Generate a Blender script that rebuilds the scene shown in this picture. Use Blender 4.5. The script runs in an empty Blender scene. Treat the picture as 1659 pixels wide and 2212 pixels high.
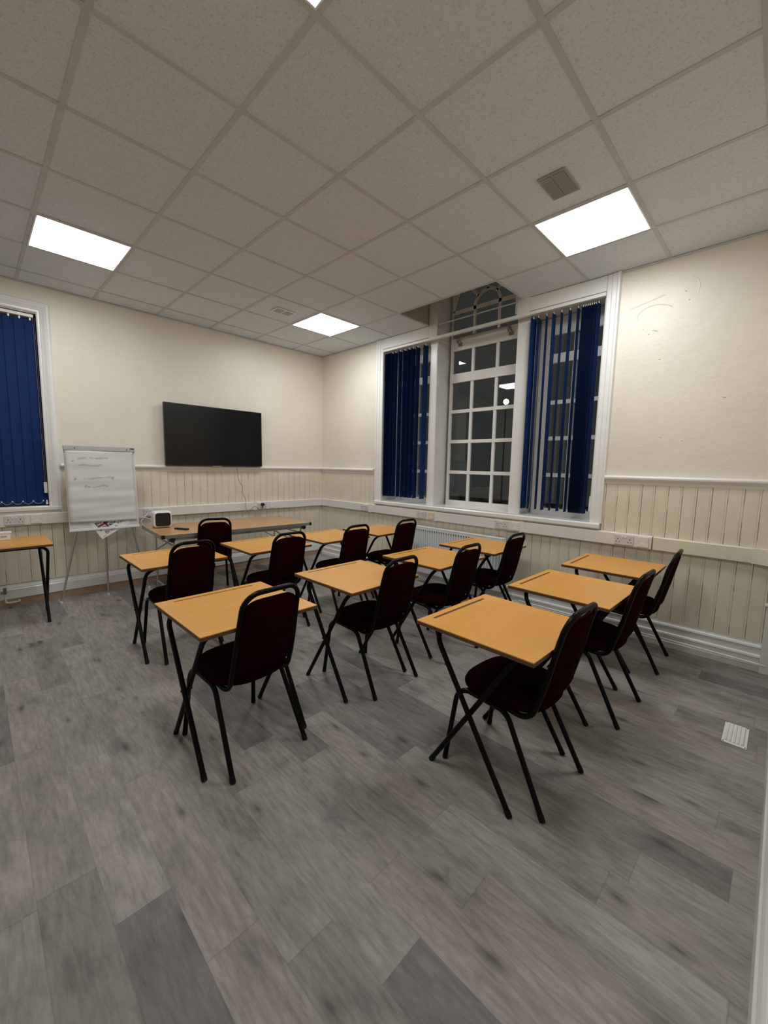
import bpy, bmesh, math, random
from mathutils import Vector, Matrix
random.seed(7)
PI = math.pi
scene = bpy.context.scene
COL = scene.collection

# ------------------------------------------------------------------ camera, world, exposure
cam_d = bpy.data.cameras.new('camera')
cam = bpy.data.objects.new('camera', cam_d)
COL.objects.link(cam)
cam_d.sensor_fit = 'VERTICAL'
cam_d.sensor_height = 36.0
cam_d.sensor_width = 27.0
cam_d.lens = 36.0 * 877.615 / 2212.0
cam_d.clip_start = 0.01
yaw, pitch, roll = 0.794246136, -0.112612204, 0.0200525523
F = Vector((math.sin(yaw) * math.cos(pitch), math.cos(yaw) * math.cos(pitch), math.sin(pitch)))
R0 = Vector((math.cos(yaw), -math.sin(yaw), 0))
U0 = R0.cross(F)
R_ = R0 * math.cos(roll) + U0 * math.sin(roll)
U_ = -R0 * math.sin(roll) + U0 * math.cos(roll)
M = Matrix((R_, U_, -F)).transposed().to_4x4()
M.translation = Vector((-3.9735, -5.3134, 1.4401))
cam.matrix_world = M
scene.camera = cam

world = bpy.data.worlds.new('night')
scene.world = world
world.use_nodes = True
bg = world.node_tree.nodes['Background']
bg.inputs[0].default_value = (0.95, 1.0, 0.93, 1)
bg.inputs[1].default_value = 0.028

scene.view_settings.view_transform = 'Standard'
scene.view_settings.look = 'None'
scene.view_settings.exposure = 0.0
scene.view_settings.gamma = 1.0
scene.view_settings.use_curve_mapping = False
PANEL_STRENGTH = 23.0
PANEL_COLOR = (0.95, 0.985, 1.0)

# ------------------------------------------------------------------ materials
def nodes(name):
    m = bpy.data.materials.new(name)
    m.use_nodes = True
    nt = m.node_tree
    return m, nt, nt.nodes['Principled BSDF']

def nd(nt, typ, **kw):
    n = nt.nodes.new(typ)
    for k, v in kw.items():
        if isinstance(k, str) and hasattr(n, k):
            setattr(n, k, v)
        else:
            n.inputs[k].default_value = v
    return n

def coords(nt, scale=(1, 1, 1), rot=(0, 0, 0)):
    tc = nt.nodes.new('ShaderNodeTexCoord')
    mp = nt.nodes.new('ShaderNodeMapping')
    mp.inputs['Scale'].default_value = scale
    mp.inputs['Rotation'].default_value = rot
    nt.links.new(tc.outputs['Object'], mp.inputs['Vector'])
    return mp.outputs['Vector']

def noise(nt, vec, scale, detail=4.0, rough=0.55):
    n = nt.nodes.new('ShaderNodeTexNoise')
    n.inputs['Scale'].default_value = scale
    n.inputs['Detail'].default_value = detail
    n.inputs['Roughness'].default_value = rough
    nt.links.new(vec, n.inputs['Vector'])
    return n.outputs['Fac']

def ramp(nt, fac, stops):
    r = nt.nodes.new('ShaderNodeValToRGB')
    el = r.color_ramp.elements
    while len(el) < len(stops):
        el.new(0.5)
    for e, (p, c) in zip(el, stops):
        e.position = p
        e.color = (*c, 1) if len(c) == 3 else c
    nt.links.new(fac, r.inputs['Fac'])
    return r.outputs['Color']

def bump(nt, b, height, strength=0.3, dist=0.002):
    n = nt.nodes.new('ShaderNodeBump')
    n.inputs['Strength'].default_value = strength
    n.inputs['Distance'].default_value = dist
    nt.links.new(height, n.inputs['Height'])
    nt.links.new(n.outputs['Normal'], b.inputs['Normal'])

def mat(name, col, rough=0.5, metal=0.0, var=0.06, nscale=8.0, bmp=0.0, bscale=60.0, spec=0.5, coat=0.0):
    m, nt, b = nodes(name)
    b.inputs['Roughness'].default_value = rough
    b.inputs['Metallic'].default_value = metal
    b.inputs['Specular IOR Level'].default_value = spec
    b.inputs['Coat Weight'].default_value = coat
    v = coords(nt)
    f = noise(nt, v, nscale)
    lo = tuple(max(0, c * (1 - var)) for c in col)
    hi = tuple(min(1, c * (1 + var)) for c in col)
    nt.links.new(ramp(nt, f, [(0.3, lo), (0.7, hi)]), b.inputs['Base Color'])
    if bmp > 0:
        bump(nt, b, noise(nt, v, bscale, 3), bmp)
    return m

def emis(name, col, strength):
    m, nt, b = nodes(name)
    b.inputs['Base Color'].default_value = (0.8, 0.8, 0.8, 1)
    b.inputs['Emission Color'].default_value = (*col, 1)
    b.inputs['Emission Strength'].default_value = strength
    return m

def wood_mat(name, c1, c2, c3, rough=0.38, sx=3.0, sy=60.0):
    """laminate with a fine straight grain along local x"""
    m, nt, b = nodes(name)
    b.inputs['Roughness'].default_value = rough
    v = coords(nt, (sx, sy, 10))
    f = noise(nt, v, 2.2, 6, 0.6)
    v2 = coords(nt, (1, 3, 1))
    f2 = noise(nt, v2, 1.7, 2)
    c = ramp(nt, f, [(0.25, c1), (0.5, c2), (0.78, c3)])
    mix = nt.nodes.new('ShaderNodeMixRGB')
    mix.blend_type = 'MULTIPLY'
    mix.inputs['Fac'].default_value = 0.5
    nt.links.new(c, mix.inputs['Color1'])
    nt.links.new(ramp(nt, f2, [(0.35, (0.86, 0.86, 0.86)), (0.65, (1, 1, 1))]), mix.inputs['Color2'])
    nt.links.new(mix.outputs['Color'], b.inputs['Base Color'])
    bump(nt, b, f, 0.04, 0.001)
    return m

def math_node(nt, op, a, b_=None, c_=None):
    n = nt.nodes.new('ShaderNodeMath')
    n.operation = op
    for i, x in enumerate((a, b_, c_)):
        if x is None:
            continue
        if isinstance(x, (int, float)):
            n.inputs[i].default_value = x
        else:
            nt.links.new(x, n.inputs[i])
    return n.outputs[0]

def floor_mat():
    m, nt, b = nodes('grey_vinyl_planks')
    L = nt.links.new
    tc = nt.nodes.new('ShaderNodeTexCoord')
    sep = nt.nodes.new('ShaderNodeSeparateXYZ')
    L(tc.outputs['Object'], sep.inputs[0])
    X, Y = sep.outputs['X'], sep.outputs['Y']
    W, LEN = 0.164, 0.92
    xs = math_node(nt, 'DIVIDE', math_node(nt, 'ADD', X, 3.915 + W * 20), W)
    lane = math_node(nt, 'FLOOR', xs)
    fx = math_node(nt, 'FRACT', xs)
    wn = nt.nodes.new('ShaderNodeTexWhiteNoise')
    wn.noise_dimensions = '1D'
    L(lane, wn.inputs['W'])
    ys = math_node(nt, 'ADD', math_node(nt, 'DIVIDE', Y, LEN), math_node(nt, 'MULTIPLY', wn.outputs['Value'], 7.3))
    pl = math_node(nt, 'FLOOR', ys)
    fy = math_node(nt, 'FRACT', ys)
    cmb = nt.nodes.new('ShaderNodeCombineXYZ')
    L(lane, cmb.inputs[0]); L(pl, cmb.inputs[1])
    wp = nt.nodes.new('ShaderNodeTexWhiteNoise')
    wp.noise_dimensions = '3D'
    L(cmb.outputs[0], wp.inputs['Vector'])
    base = ramp(nt, wp.outputs['Value'], [(0.0, (0.185, 0.165, 0.162)), (0.2, (0.250, 0.232, 0.208)), (0.4, (0.345, 0.318, 0.285)),
                                           (0.6, (0.330, 0.285, 0.265)), (0.8, (0.300, 0.285, 0.255)), (1.0, (0.385, 0.358, 0.325))])
    # grain coordinates, shifted plank by plank
    cm2 = nt.nodes.new('ShaderNodeCombineXYZ')
    L(math_node(nt, 'ADD', X, math_node(nt, 'MULTIPLY', wp.outputs['Value'], 31.0)), cm2.inputs[0])
    L(math_node(nt, 'ADD', math_node(nt, 'MULTIPLY', Y, 0.13), math_node(nt, 'MULTIPLY', wp.outputs['Value'], 17.0)), cm2.inputs[1])
    g1 = noise(nt, cm2.outputs[0], 55.0, 5, 0.65)
    cm3 = nt.nodes.new('ShaderNodeCombineXYZ')
    L(math_node(nt, 'ADD', X, math_node(nt, 'MULTIPLY', wp.outputs['Value'], 11.0)), cm3.inputs[0])
    L(math_node(nt, 'ADD', math_node(nt, 'MULTIPLY', Y, 0.38), math_node(nt, 'MULTIPLY', wp.outputs['Value'], 5.0)), cm3.inputs[1])
    g2 = noise(nt, cm3.outputs[0], 7.0, 4, 0.6)
    # cathedral figure: bands of a low noise
    g2b = nt.nodes.new('ShaderNodeTexNoise')
    g2b.inputs['Scale'].default_value = 5.0
    g2b.inputs['Detail'].default_value = 1.5
    L(cm3.outputs[0], g2b.inputs['Vector'])
    rings = math_node(nt, 'FRACT', math_node(nt, 'MULTIPLY', g2b.outputs['Fac'], 13.0))
    rings = math_node(nt, 'ABSOLUTE', math_node(nt, 'SUBTRACT', rings, 0.5))
    vo = nt.nodes.new('ShaderNodeTexVoronoi')
    vo.voronoi_dimensions = '2D'
    vo.inputs['Scale'].default_value = 4.6
    L(cm3.outputs[0], vo.inputs['Vector'])
    wk = nt.nodes.new('ShaderNodeTexWhiteNoise')
    L(vo.outputs['Color'], wk.inputs['Vector'])
    knot = math_node(nt, 'ADD', vo.outputs['Distance'], math_node(nt, 'MULTIPLY', g2, 0.12))
    knot = math_node(nt, 'ADD', knot, math_node(nt, 'MULTIPLY', math_node(nt, 'GREATER_THAN', wk.outputs['Value'], 0.55), 1.0))
    def mul(c, fac, stops):
        mx = nt.nodes.new('ShaderNodeMixRGB')
        mx.blend_type = 'MULTIPLY'
        mx.inputs['Fac'].default_value = 1.0
        L(c, mx.inputs['Color1'])
        L(ramp(nt, fac, stops), mx.inputs['Color2'])
        return mx.outputs['Color']
    c = mul(base, g1, [(0.3, (0.72, 0.72, 0.72)), (0.62, (1.10, 1.10, 1.10))])
    c = mul(c, g2, [(0.28, (0.60, 0.60, 0.61)), (0.48, (0.97, 0.97, 0.97)), (0.72, (1.14, 1.14, 1.13))])
    c = mul(c, rings, [(0.0, (0.93, 0.93, 0.93)), (0.16, (1.01, 1.01, 1.01))])
    c = mul(c, knot, [(0.075, (0.45, 0.44, 0.43)), (0.11, (0.74, 0.73, 0.72)), (0.18, (1, 1, 1))])
    ex = math_node(nt, 'MINIMUM', fx, math_node(nt, 'SUBTRACT', 1.0, fx))
    c = mul(c, ex, [(0.0, (0.82, 0.82, 0.82)), (0.014, (1, 1, 1))])
    ey = math_node(nt, 'MINIMUM', fy, math_node(nt, 'SUBTRACT', 1.0, fy))
    c = mul(c, ey, [(0.0, (0.78, 0.78, 0.78)), (0.0025, (1, 1, 1))])
    L(c, b.inputs['Base Color'])
    b.inputs['Roughness'].default_value = 0.5
    b.inputs['Specular IOR Level'].default_value = 0.35
    bump(nt, b, g1, 0.08, 0.001)
    return m

def ceiling_tile_mat():
    m, nt, b = nodes('mineral_fibre_tile')
    v = coords(nt)
    f = noise(nt, v, 95, 3, 0.7)
    f2 = noise(nt, v, 1.3, 2)
    c = ramp(nt, f, [(0.33, (0.56, 0.60, 0.635)), (0.44, (0.71, 0.755, 0.80)), (0.8, (0.75, 0.80, 0.85))])
    nt.links.new(c, b.inputs['Base Color'])
    b.inputs['Roughness'].default_value = 0.95
    bump(nt, b, f, 0.3, 0.003)
    return m

def wall_mat():
    m, nt, b = nodes('cream_painted_plaster')
    v = coords(nt)
    f = noise(nt, v, 1.6, 4)
    nt.links.new(ramp(nt, f, [(0.3, (0.735, 0.675, 0.56)), (0.7, (0.79, 0.73, 0.615))]), b.inputs['Base Color'])
    b.inputs['Roughness'].default_value = 0.42
    f2 = noise(nt, v, 9, 5, 0.6)
    f3 = noise(nt, v, 240, 2, 0.5)
    bump(nt, b, math_node(nt, 'ADD', f2, math_node(nt, 'MULTIPLY', f3, 0.08)), 0.35, 0.012)
    return m

def glass_mat(name, tint=(0.92, 0.94, 0.93), rough=0.0):
    m = bpy.data.materials.new(name)
    m.use_nodes = True
    nt = m.node_tree
    nt.nodes.clear()
    out = nt.nodes.new('ShaderNodeOutputMaterial')
    mixn = nt.nodes.new('ShaderNodeMixShader')
    fr = nt.nodes.new('ShaderNodeFresnel')
    fr.inputs['IOR'].default_value = 1.5
    tr = nt.nodes.new('ShaderNodeBsdfTransparent')
    tr.inputs[0].default_value = (*tint, 1)
    gl = nt.nodes.new('ShaderNodeBsdfGlossy')
    gl.inputs['Roughness'].default_value = rough
    gl.inputs[0].default_value = (1, 1, 1, 1)
    nt.links.new(fr.outputs[0], mixn.inputs[0])
    nt.links.new(tr.outputs[0], mixn.inputs[1])
    nt.links.new(gl.outputs[0], mixn.inputs[2])
    nt.links.new(mixn.outputs[0], out.inputs[0])
    return m

MT = dict(
    floor=floor_mat(), tile=ceiling_tile_mat(), wall=wall_mat(),
    grid=mat('ceiling_grid_metal', (0.57, 0.58, 0.59), 0.6),
    wains=mat('cream_gloss_boarding', (0.74, 0.665, 0.535), 0.38, var=0.05, nscale=5, bmp=0.15, bscale=25),
    crack=mat('dark_board_gap', (0.10, 0.075, 0.05), 0.9),
    trim=mat('white_gloss_paint', (0.80, 0.785, 0.755), 0.28, var=0.03, nscale=4, bmp=0.1, bscale=30),
    trim_cream=mat('off_white_gloss_paint', (0.76, 0.72, 0.64), 0.3, var=0.03, nscale=4),
    bare=mat('bare_brown_board', (0.42, 0.265, 0.175), 0.7, var=0.12, nscale=7),
    trunk=mat('white_plastic_trunking', (0.77, 0.745, 0.69), 0.4, var=0.02),
    cream=mat('yellowed_cream_trunking', (0.735, 0.69, 0.545), 0.4, var=0.03),
    plate=mat('white_socket_plastic', (0.66, 0.61, 0.62), 0.32, var=0.02),
    yellow=mat('yellowed_plastic', (0.74, 0.62, 0.38), 0.4),
    hole=mat('dark_slot', (0.03, 0.025, 0.025), 0.6),
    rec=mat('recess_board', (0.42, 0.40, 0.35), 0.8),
    glass=glass_mat('window_glass'),
    rad=mat('white_enamel_radiator', (0.80, 0.81, 0.80), 0.28, var=0.02),
    brass=mat('dull_brass', (0.30, 0.27, 0.20), 0.4, 0.8),
    blue=mat('navy_blind_fabric', (0.0045, 0.028, 0.120), 0.75, var=0.12, nscale=30, bmp=0.1, bscale=300, spec=0.2),
    rail=mat('white_blind_rail', (0.80, 0.78, 0.74), 0.35, var=0.02),
    desk=wood_mat('beech_laminate', (0.73, 0.335, 0.070), (0.78, 0.365, 0.080), (0.82, 0.395, 0.092)),
    table=wood_mat('teak_laminate', (0.47, 0.24, 0.09), (0.54, 0.285, 0.115), (0.58, 0.32, 0.135), 0.3),
    edge=mat('dark_brown_edge', (0.11, 0.05, 0.022), 0.5),
    groove=mat('brown_pen_groove', (0.13, 0.06, 0.03), 0.6),
    tube=mat('black_powder_coat', (0.0025, 0.0025, 0.0025), 0.34, var=0.2, nscale=40, spec=0.14),
    foot=mat('black_rubber', (0.004, 0.004, 0.004), 0.6, spec=0.2),
    fabric=mat('burgundy_fabric', (0.0165, 0.0016, 0.0020), 0.9, var=0.35, nscale=180, bmp=0.5, bscale=450, spec=0.02),
    alu=mat('aluminium_edge', (0.55, 0.55, 0.55), 0.35, 0.85, var=0.05),
    chrome=mat('dull_chrome', (0.62, 0.60, 0.57), 0.28, 0.9, var=0.05),
    black=mat('black_plastic', (0.012, 0.012, 0.013), 0.4),
    screen=mat('black_tv_screen', (0.006, 0.006, 0.006), 0.22, var=0.02, spec=0.35),
    grey=mat('grey_plastic', (0.42, 0.42, 0.42), 0.45),
    white=mat('white_plastic', (0.82, 0.81, 0.78), 0.3, var=0.02),
    paper=mat('white_paper', (0.66, 0.65, 0.61), 0.8, var=0.03, nscale=3),
    board=mat('whiteboard_surface', (0.66, 0.66, 0.63), 0.3, var=0.02),
    ink=mat('faded_pink_marker', (0.38, 0.28, 0.29), 0.7),
    inkb=mat('dark_blue_marker', (0.16, 0.17, 0.25), 0.7),
    red=mat('maroon_print', (0.20, 0.02, 0.05), 0.6),
    navy=mat('navy_print', (0.03, 0.03, 0.14), 0.6),
    cable=mat('brown_cable', (0.22, 0.17, 0.12), 0.5),
    wcable=mat('white_cable', (0.72, 0.70, 0.66), 0.4),
    vent=mat('grey_vent_plastic', (0.36, 0.37, 0.38), 0.5),
    gap=mat('shaded_grey_duct', (0.17, 0.175, 0.18), 0.8),
    dark=mat('dark_void', (0.02, 0.02, 0.02), 0.9),
    frame_w=mat('panel_frame', (0.85, 0.85, 0.85), 0.4),
    panel=emis('led_panel_light', PANEL_COLOR, PANEL_STRENGTH),
    lamp=emis('street_lamp_light', (1.0, 0.97, 0.85), 25.0),
    ground=mat('dark_tarmac', (0.05, 0.05, 0.05), 0.9),
)

# ------------------------------------------------------------------ mesh helpers
class MB:
    def __init__(s):
        s.v, s.f, s.m, s.sm = [], [], [], []
    def add(s, vs, fs, mi=0, smooth=False):
        o = len(s.v)
        s.v += [tuple(v) for v in vs]
        for f in fs:
            s.f.append(tuple(i + o for i in f)); s.m.append(mi); s.sm.append(smooth)
        return s
    def box(s, x0, x1, y0, y1, z0, z1, mi=0):
        x0, x1 = sorted((x0, x1)); y0, y1 = sorted((y0, y1)); z0, z1 = sorted((z0, z1))
        vs = [(x, y, z) for x in (x0, x1) for y in (y0, y1) for z in (z0, z1)]
        fs = [(0, 1, 3, 2), (4, 6, 7, 5), (0, 4, 5, 1), (2, 3, 7, 6), (0, 2, 6, 4), (1, 5, 7, 3)]
        return s.add(vs, fs, mi)
    def obox(s, c, size, mtx, mi=0):
        hx, hy, hz = (k / 2 for k in size)
        vs = [Vector(c) + mtx @ Vector((x, y, z)) for x in (-hx, hx) for y in (-hy, hy) for z in (-hz, hz)]
        fs = [(0, 1, 3, 2), (4, 6, 7, 5), (0, 4, 5, 1), (2, 3, 7, 6), (0, 2, 6, 4), (1, 5, 7, 3)]
        return s.add(vs, fs, mi)
    def tube(s, pts, r, seg=10, mi=0, cap=True):
        pts = [Vector(p) for p in pts]
        n = len(pts)
        rings = []
        up = None
        for i, p in enumerate(pts):
            t = (pts[min(i + 1, n - 1)] - pts[max(i - 1, 0)]).normalized()
            if up is None:
                up = t.orthogonal().normalized()
            else:
                up = (up - t * up.dot(t))
                up = up.normalized() if up.length > 1e-6 else t.orthogonal().normalized()
            b = t.cross(up)
            rr = r[i] if isinstance(r, (list, tuple)) else r
            rings.append([p + (up * math.cos(a) + b * math.sin(a)) * rr for a in (2 * PI * k / seg for k in range(seg))])
        vs = [v for ring in rings for v in ring]
        fs = [(i * seg + k, i * seg + (k + 1) % seg, (i + 1) * seg + (k + 1) % seg, (i + 1) * seg + k) for i in range(n - 1) for k in range(seg)]
        s.add(vs, fs, mi, True)
        if cap:
            s.add(rings[0], [tuple(range(seg))[::-1]], mi)
            s.add(rings[-1], [tuple(range(seg))], mi)
        return s
    def prism(s, poly, fn, a0, a1, mi=0, smooth=False):
        """poly of 2-D points extruded between a0 and a1 with fn(p, a) -> 3-D"""
        n = len(poly)
        vs = [fn(p, a0) for p in poly] + [fn(p, a1) for p in poly]
        s.add(vs, [(i, (i + 1) % n, n + (i + 1) % n, n + i) for i in range(n)], mi, smooth)
        s.add([fn(p, a0) for p in poly], [tuple(range(n))[::-1]], mi)
        s.add([fn(p, a1) for p in poly], [tuple(range(n))], mi)
        return s
    def sphere(s, c, r, seg=14, rings=8, mi=0, sc=(1, 1, 1)):
        vs, fs = [], []
        for i in range(rings + 1):
            th = PI * i / rings
            for k in range(seg):
                a = 2 * PI * k / seg
                vs.append((c[0] + sc[0] * r * math.sin(th) * math.cos(a), c[1] + sc[1] * r * math.sin(th) * math.sin(a), c[2] + sc[2] * r * math.cos(th)))
        for i in range(rings):
            for k in range(seg):
                fs.append((i * seg + k, (i + 1) * seg + k, (i + 1) * seg + (k + 1) % seg, i * seg + (k + 1) % seg))
        return s.add(vs, fs, mi, True)
    def build(s, name, mats, parent=None, loc=(0, 0, 0), rot=(0, 0, 0), bevel=0.0, bseg=2, weld=True):
        me = bpy.data.meshes.new(name)
        me.from_pydata(s.v, [], s.f)
        if not isinstance(mats, (list, tuple)):
            mats = [mats]
        for m in mats:
            me.materials.append(m)
        for p, mi, sm in zip(me.polygons, s.m, s.sm):
            p.material_index = mi
            p.use_smooth = sm
        bm = bmesh.new(); bm.from_mesh(me)
        if weld:
            bmesh.ops.remove_doubles(bm, verts=bm.verts, dist=1e-5)
        bmesh.ops.recalc_face_normals(bm, faces=bm.faces)
        bm.to_mesh(me); bm.free()
        o = bpy.data.objects.new(name, me)
        COL.objects.link(o)
        o.location = loc; o.rotation_euler = rot
        if parent is not None:
            o.parent = parent
        if bevel > 0:
            md = o.modifiers.new('bevel', 'BEVEL')
            md.width = bevel; md.segments = bseg; md.limit_method = 'ANGLE'; md.angle_limit = math.radians(40)
            md.harden_normals = False
        return o

def fillet(pts, r, n=7):
    """round the inner corners of a polyline"""
    pts = [Vector(p) for p in pts]
    out = [pts[0]]
    for i in range(1, len(pts) - 1):
        p = pts[i]
        rr = r[i - 1] if isinstance(r, (list, tuple)) else r
        a = (pts[i - 1] - p); b = (pts[i + 1] - p)
        la, lb = a.length, b.length
        a.normalize(); b.normalize()
        ang = a.angle(b)
        if ang > PI - 0.02 or rr <= 0:
            out.append(p); continue
        d = min(rr / math.tan(ang / 2), la * 0.49, lb * 0.49)
        rad = d * math.tan(ang / 2)
        c = p + (a + b).normalized() * (rad / math.sin(ang / 2))
        s0 = p + a * d - c; s1 = p + b * d - c
        tot = s0.angle(s1)
        for k in range(n + 1):
            t = k / n
            out.append(c + (s0 * math.sin((1 - t) * tot) + s1 * math.sin(t * tot)) / math.sin(tot))
    out.append(pts[-1])
    return out

def rot2(x, y, a):
    return (x * math.cos(a) - y * math.sin(a), x * math.sin(a) + y * math.cos(a))

def thing(name, label, cat, loc=(0, 0, 0), rz=0.0, group=None):
    o = bpy.data.objects.new(name, None)
    o.empty_display_size = 0.1
    COL.objects.link(o)
    o.location = loc; o.rotation_euler = (0, 0, rz)
    tag(o, label, cat, group)
    return o

def tag(o, label, cat, group=None):
    o['label'] = label; o['category'] = cat
    if group:
        o['group'] = group
    return o

def struct(o):
    o['kind'] = 'structure'
    return o

def dup(root, loc, rz, label, group=None):
    r = root.copy(); COL.objects.link(r)
    r.location = loc; r.rotation_euler = (0, 0, rz)
    r['label'] = label
    if group:
        r['group'] = group
    for ch in list(root.children):
        c = ch.copy(); COL.objects.link(c); c.parent = r
        for g in list(ch.children):
            d = g.copy(); COL.objects.link(d); d.parent = c
    return r

# ------------------------------------------------------------------ room shell
H = 3.106
XW, YS = -4.95, -7.0          # hidden left wall, hidden end wall
struct(MB().box(XW - 0.2, 0.5, YS - 0.2, 0.3, -0.06, 0.0).build('floor', MT['floor']))
WT = 0.36                      # wall thickness
w = MB()                       # wall with the tall three-part window (x = 0)
w.box(0, WT, -5.6, 0.3, 0, 0.94)
w.box(0, WT, -1.30, 0.3, 0.94, 4.1)
w.box(0, WT, -5.6, -4.12, 0.94, 4.1)
w.box(0, WT, -2.12, -1.30, 2.965, 4.1)
w.box(0, WT, -4.12, -3.36, 2.965, 4.1)
w.box(0, WT, -3.36, -2.12, 3.86, 4.1)
struct(w.build('wall_right', MT['wall'], weld=False))
w = MB()                       # wall with the television (y = 0)
w.box(-3.43, 0.0, 0, 0.3, 0, H + 0.1)
w.box(XW - 0.2, -4.62, 0, 0.3, 0, H + 0.1)
w.box(-4.62, -3.43, 0, 0.3, 0, 0.95)
w.box(-4.62, -3.43, 0, 0.3, 2.835, H + 0.1)
struct(w.build('wall_left', MT['wall'], weld=False))
struct(MB().box(-2.9, 0.0, -5.6, -5.40, 0, H + 0.1).build('wall_near', MT['wall']))
struct(MB().box(-3.1, -2.9, YS, -5.40, 0, H + 0.1).build('wall_return', MT['wall']))
struct(MB().box(XW - 0.2, XW, YS - 0.2, 0.0, 0, H + 0.1).build('wall_far_left', MT['wall']))
struct(MB().box(XW, -2.9, YS - 0.2, YS, 0, H + 0.1).build('wall_behind', MT['wall']))

# suspended ceiling: 0.6 m tiles in a T-bar grid, open above the middle window bay
GX, GY = -3.55392566, -3.30637
xl = [GX + 0.6 * i for i in range(-3, 6)]
yl = [GY + 0.6 * j for j in range(-7, 6)]
xc = [XW] + [x for x in xl if x > XW] + [0.0]
yc = [YS] + [y for y in yl if y > YS] + [0.0]
LIGHTS = [(0, 3), (4, 3), (4, -2), (0, -2)]
lights_xy = [(GX + 0.6 * i, GY + 0.6 * j) for i, j in LIGHTS]
ct = MB()
for i in range(len(xc) - 1):
    for j in range(len(yc) - 1):
        x0, x1, y0, y1 = xc[i], xc[i + 1], yc[j], yc[j + 1]
        mx, my = (x0 + x1) / 2, (y0 + y1) / 2
        if mx > -0.56 and -3.3064 < my < -2.1063:
            continue
        if mx > -2.9 and my < -5.4:
            continue
        if any(abs(lx - x0) < 0.01 and abs(ly - y0) < 0.01 for lx, ly in lights_xy):
            continue
        if x1 > 0 - 1e-6:
            x1 = 0.0
        if y1 > -1e-6:
            y1 = 0.0
        ct.box(x0, x1, max(y0, -5.4) if mx > -2.9 else y0, y1, H + 0.004, H + 0.02)
struct(ct.build('ceiling', MT['tile'], weld=False))
g = MB()
hb = 0.0125
for x in xl:
    if x < XW: continue
    y0 = YS if x < -2.9 else -5.4
    if x > -0.6:
        g.box(x - hb, x + hb, y0, GY + 0.0, H, H + 0.0039)
        g.box(x - hb, x + hb, GY, 0.0, H, H + 0.0039)
    else:
        g.box(x - hb, x + hb, y0, 0.0, H, H + 0.0039)
for k, y in enumerate(yl):
    if y < YS: continue
    x1 = 0.0 if y > -5.4 else -2.9
    if -3.2 < y < -2.2:
        x1 = GX + 3.0 + hb
    g.box(XW, x1, y - hb, y + hb, H - 0.0003, H + 0.0036)
struct(g.build('trim_ceiling_grid', MT['grid'], weld=False))
# boxed recess above the open tiles
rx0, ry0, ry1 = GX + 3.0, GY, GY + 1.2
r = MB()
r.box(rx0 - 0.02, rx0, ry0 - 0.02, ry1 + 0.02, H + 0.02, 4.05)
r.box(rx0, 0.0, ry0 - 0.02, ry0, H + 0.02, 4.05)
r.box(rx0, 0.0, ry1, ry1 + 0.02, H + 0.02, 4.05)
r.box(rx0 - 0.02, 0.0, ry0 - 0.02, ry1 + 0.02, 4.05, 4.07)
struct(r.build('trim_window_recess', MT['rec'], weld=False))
struct(MB().box(-0.008, 0.0, -5.39, -0.0, H - 0.012, H - 0.0005).box(-4.9, -0.008, -0.008, 0.0, H - 0.012, H - 0.0005).build('trim_ceiling_edge', MT['grid'], weld=False))

# mouldings: profile points are (distance from wall, height)
def mould(name, wall, a0, a1, prof, m):
    if wall == 'R':
        fn = lambda p, a: (-p[0], a, p[1])
    elif wall == 'L':
        fn = lambda p, a: (a, -p[0], p[1])
    else:
        fn = lambda p, a: (a, -5.40 + p[0], p[1])
    o = MB().prism(prof, fn, a0, a1).build(name, m, bevel=0.0015, bseg=1)
    return struct(o)
skirt = [(0, 0.075), (0.026, 0.075), (0.026, 0.165), (0.020, 0.172), (0.020, 0.182), (0.012, 0.196), (0.010, 0.212), (0.004, 0.222), (0, 0.224)]
skirt_f = [(0, 0.0), (0.026, 0.0), (0.026, 0.150), (0.018, 0.158), (0.020, 0.172), (0.012, 0.190), (0.004, 0.200), (0, 0.202)]
mould('baseboard_left', 'L', -4.95, 0.0, skirt, MT['trim'])
struct(MB().box(-4.95, -0.0, -0.018, 0, 0.0, 0.075).build('trim_bare_board', MT['bare']))
skR = [(0, 0.0), (0.034, 0.0), (0.034, 0.045), (0.024, 0.052), (0.024, 0.098), (0.034, 0.104), (0.032, 0.118), (0.022, 0.126), (0.022, 0.168), (0.030, 0.176), (0.026, 0.190), (0.014, 0.196), (0.014, 0.208), (0.004, 0.218), (0, 0.22)]
mould('baseboard_right', 'R', -5.30, -0.03, skR, MT['trim'])
mould('baseboard_near', 'N', -2.9, -0.06, skirt_f, MT['trim'])
dado = [(0.0, 1.325), (0.016, 1.325), (0.020, 1.345), (0.034, 1.358), (0.046, 1.372), (0.048, 1.385), (0.040, 1.395), (0.0, 1.400)]
mould('trim_dado_left', 'L', -3.322, 0.0, dado, MT['trim'])
mould('trim_dado_right_corner', 'R', -1.215, -0.0, dado, MT['trim'])
mould('trim_dado_right', 'R', -5.30, -4.172, dado, MT['trim'])

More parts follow.
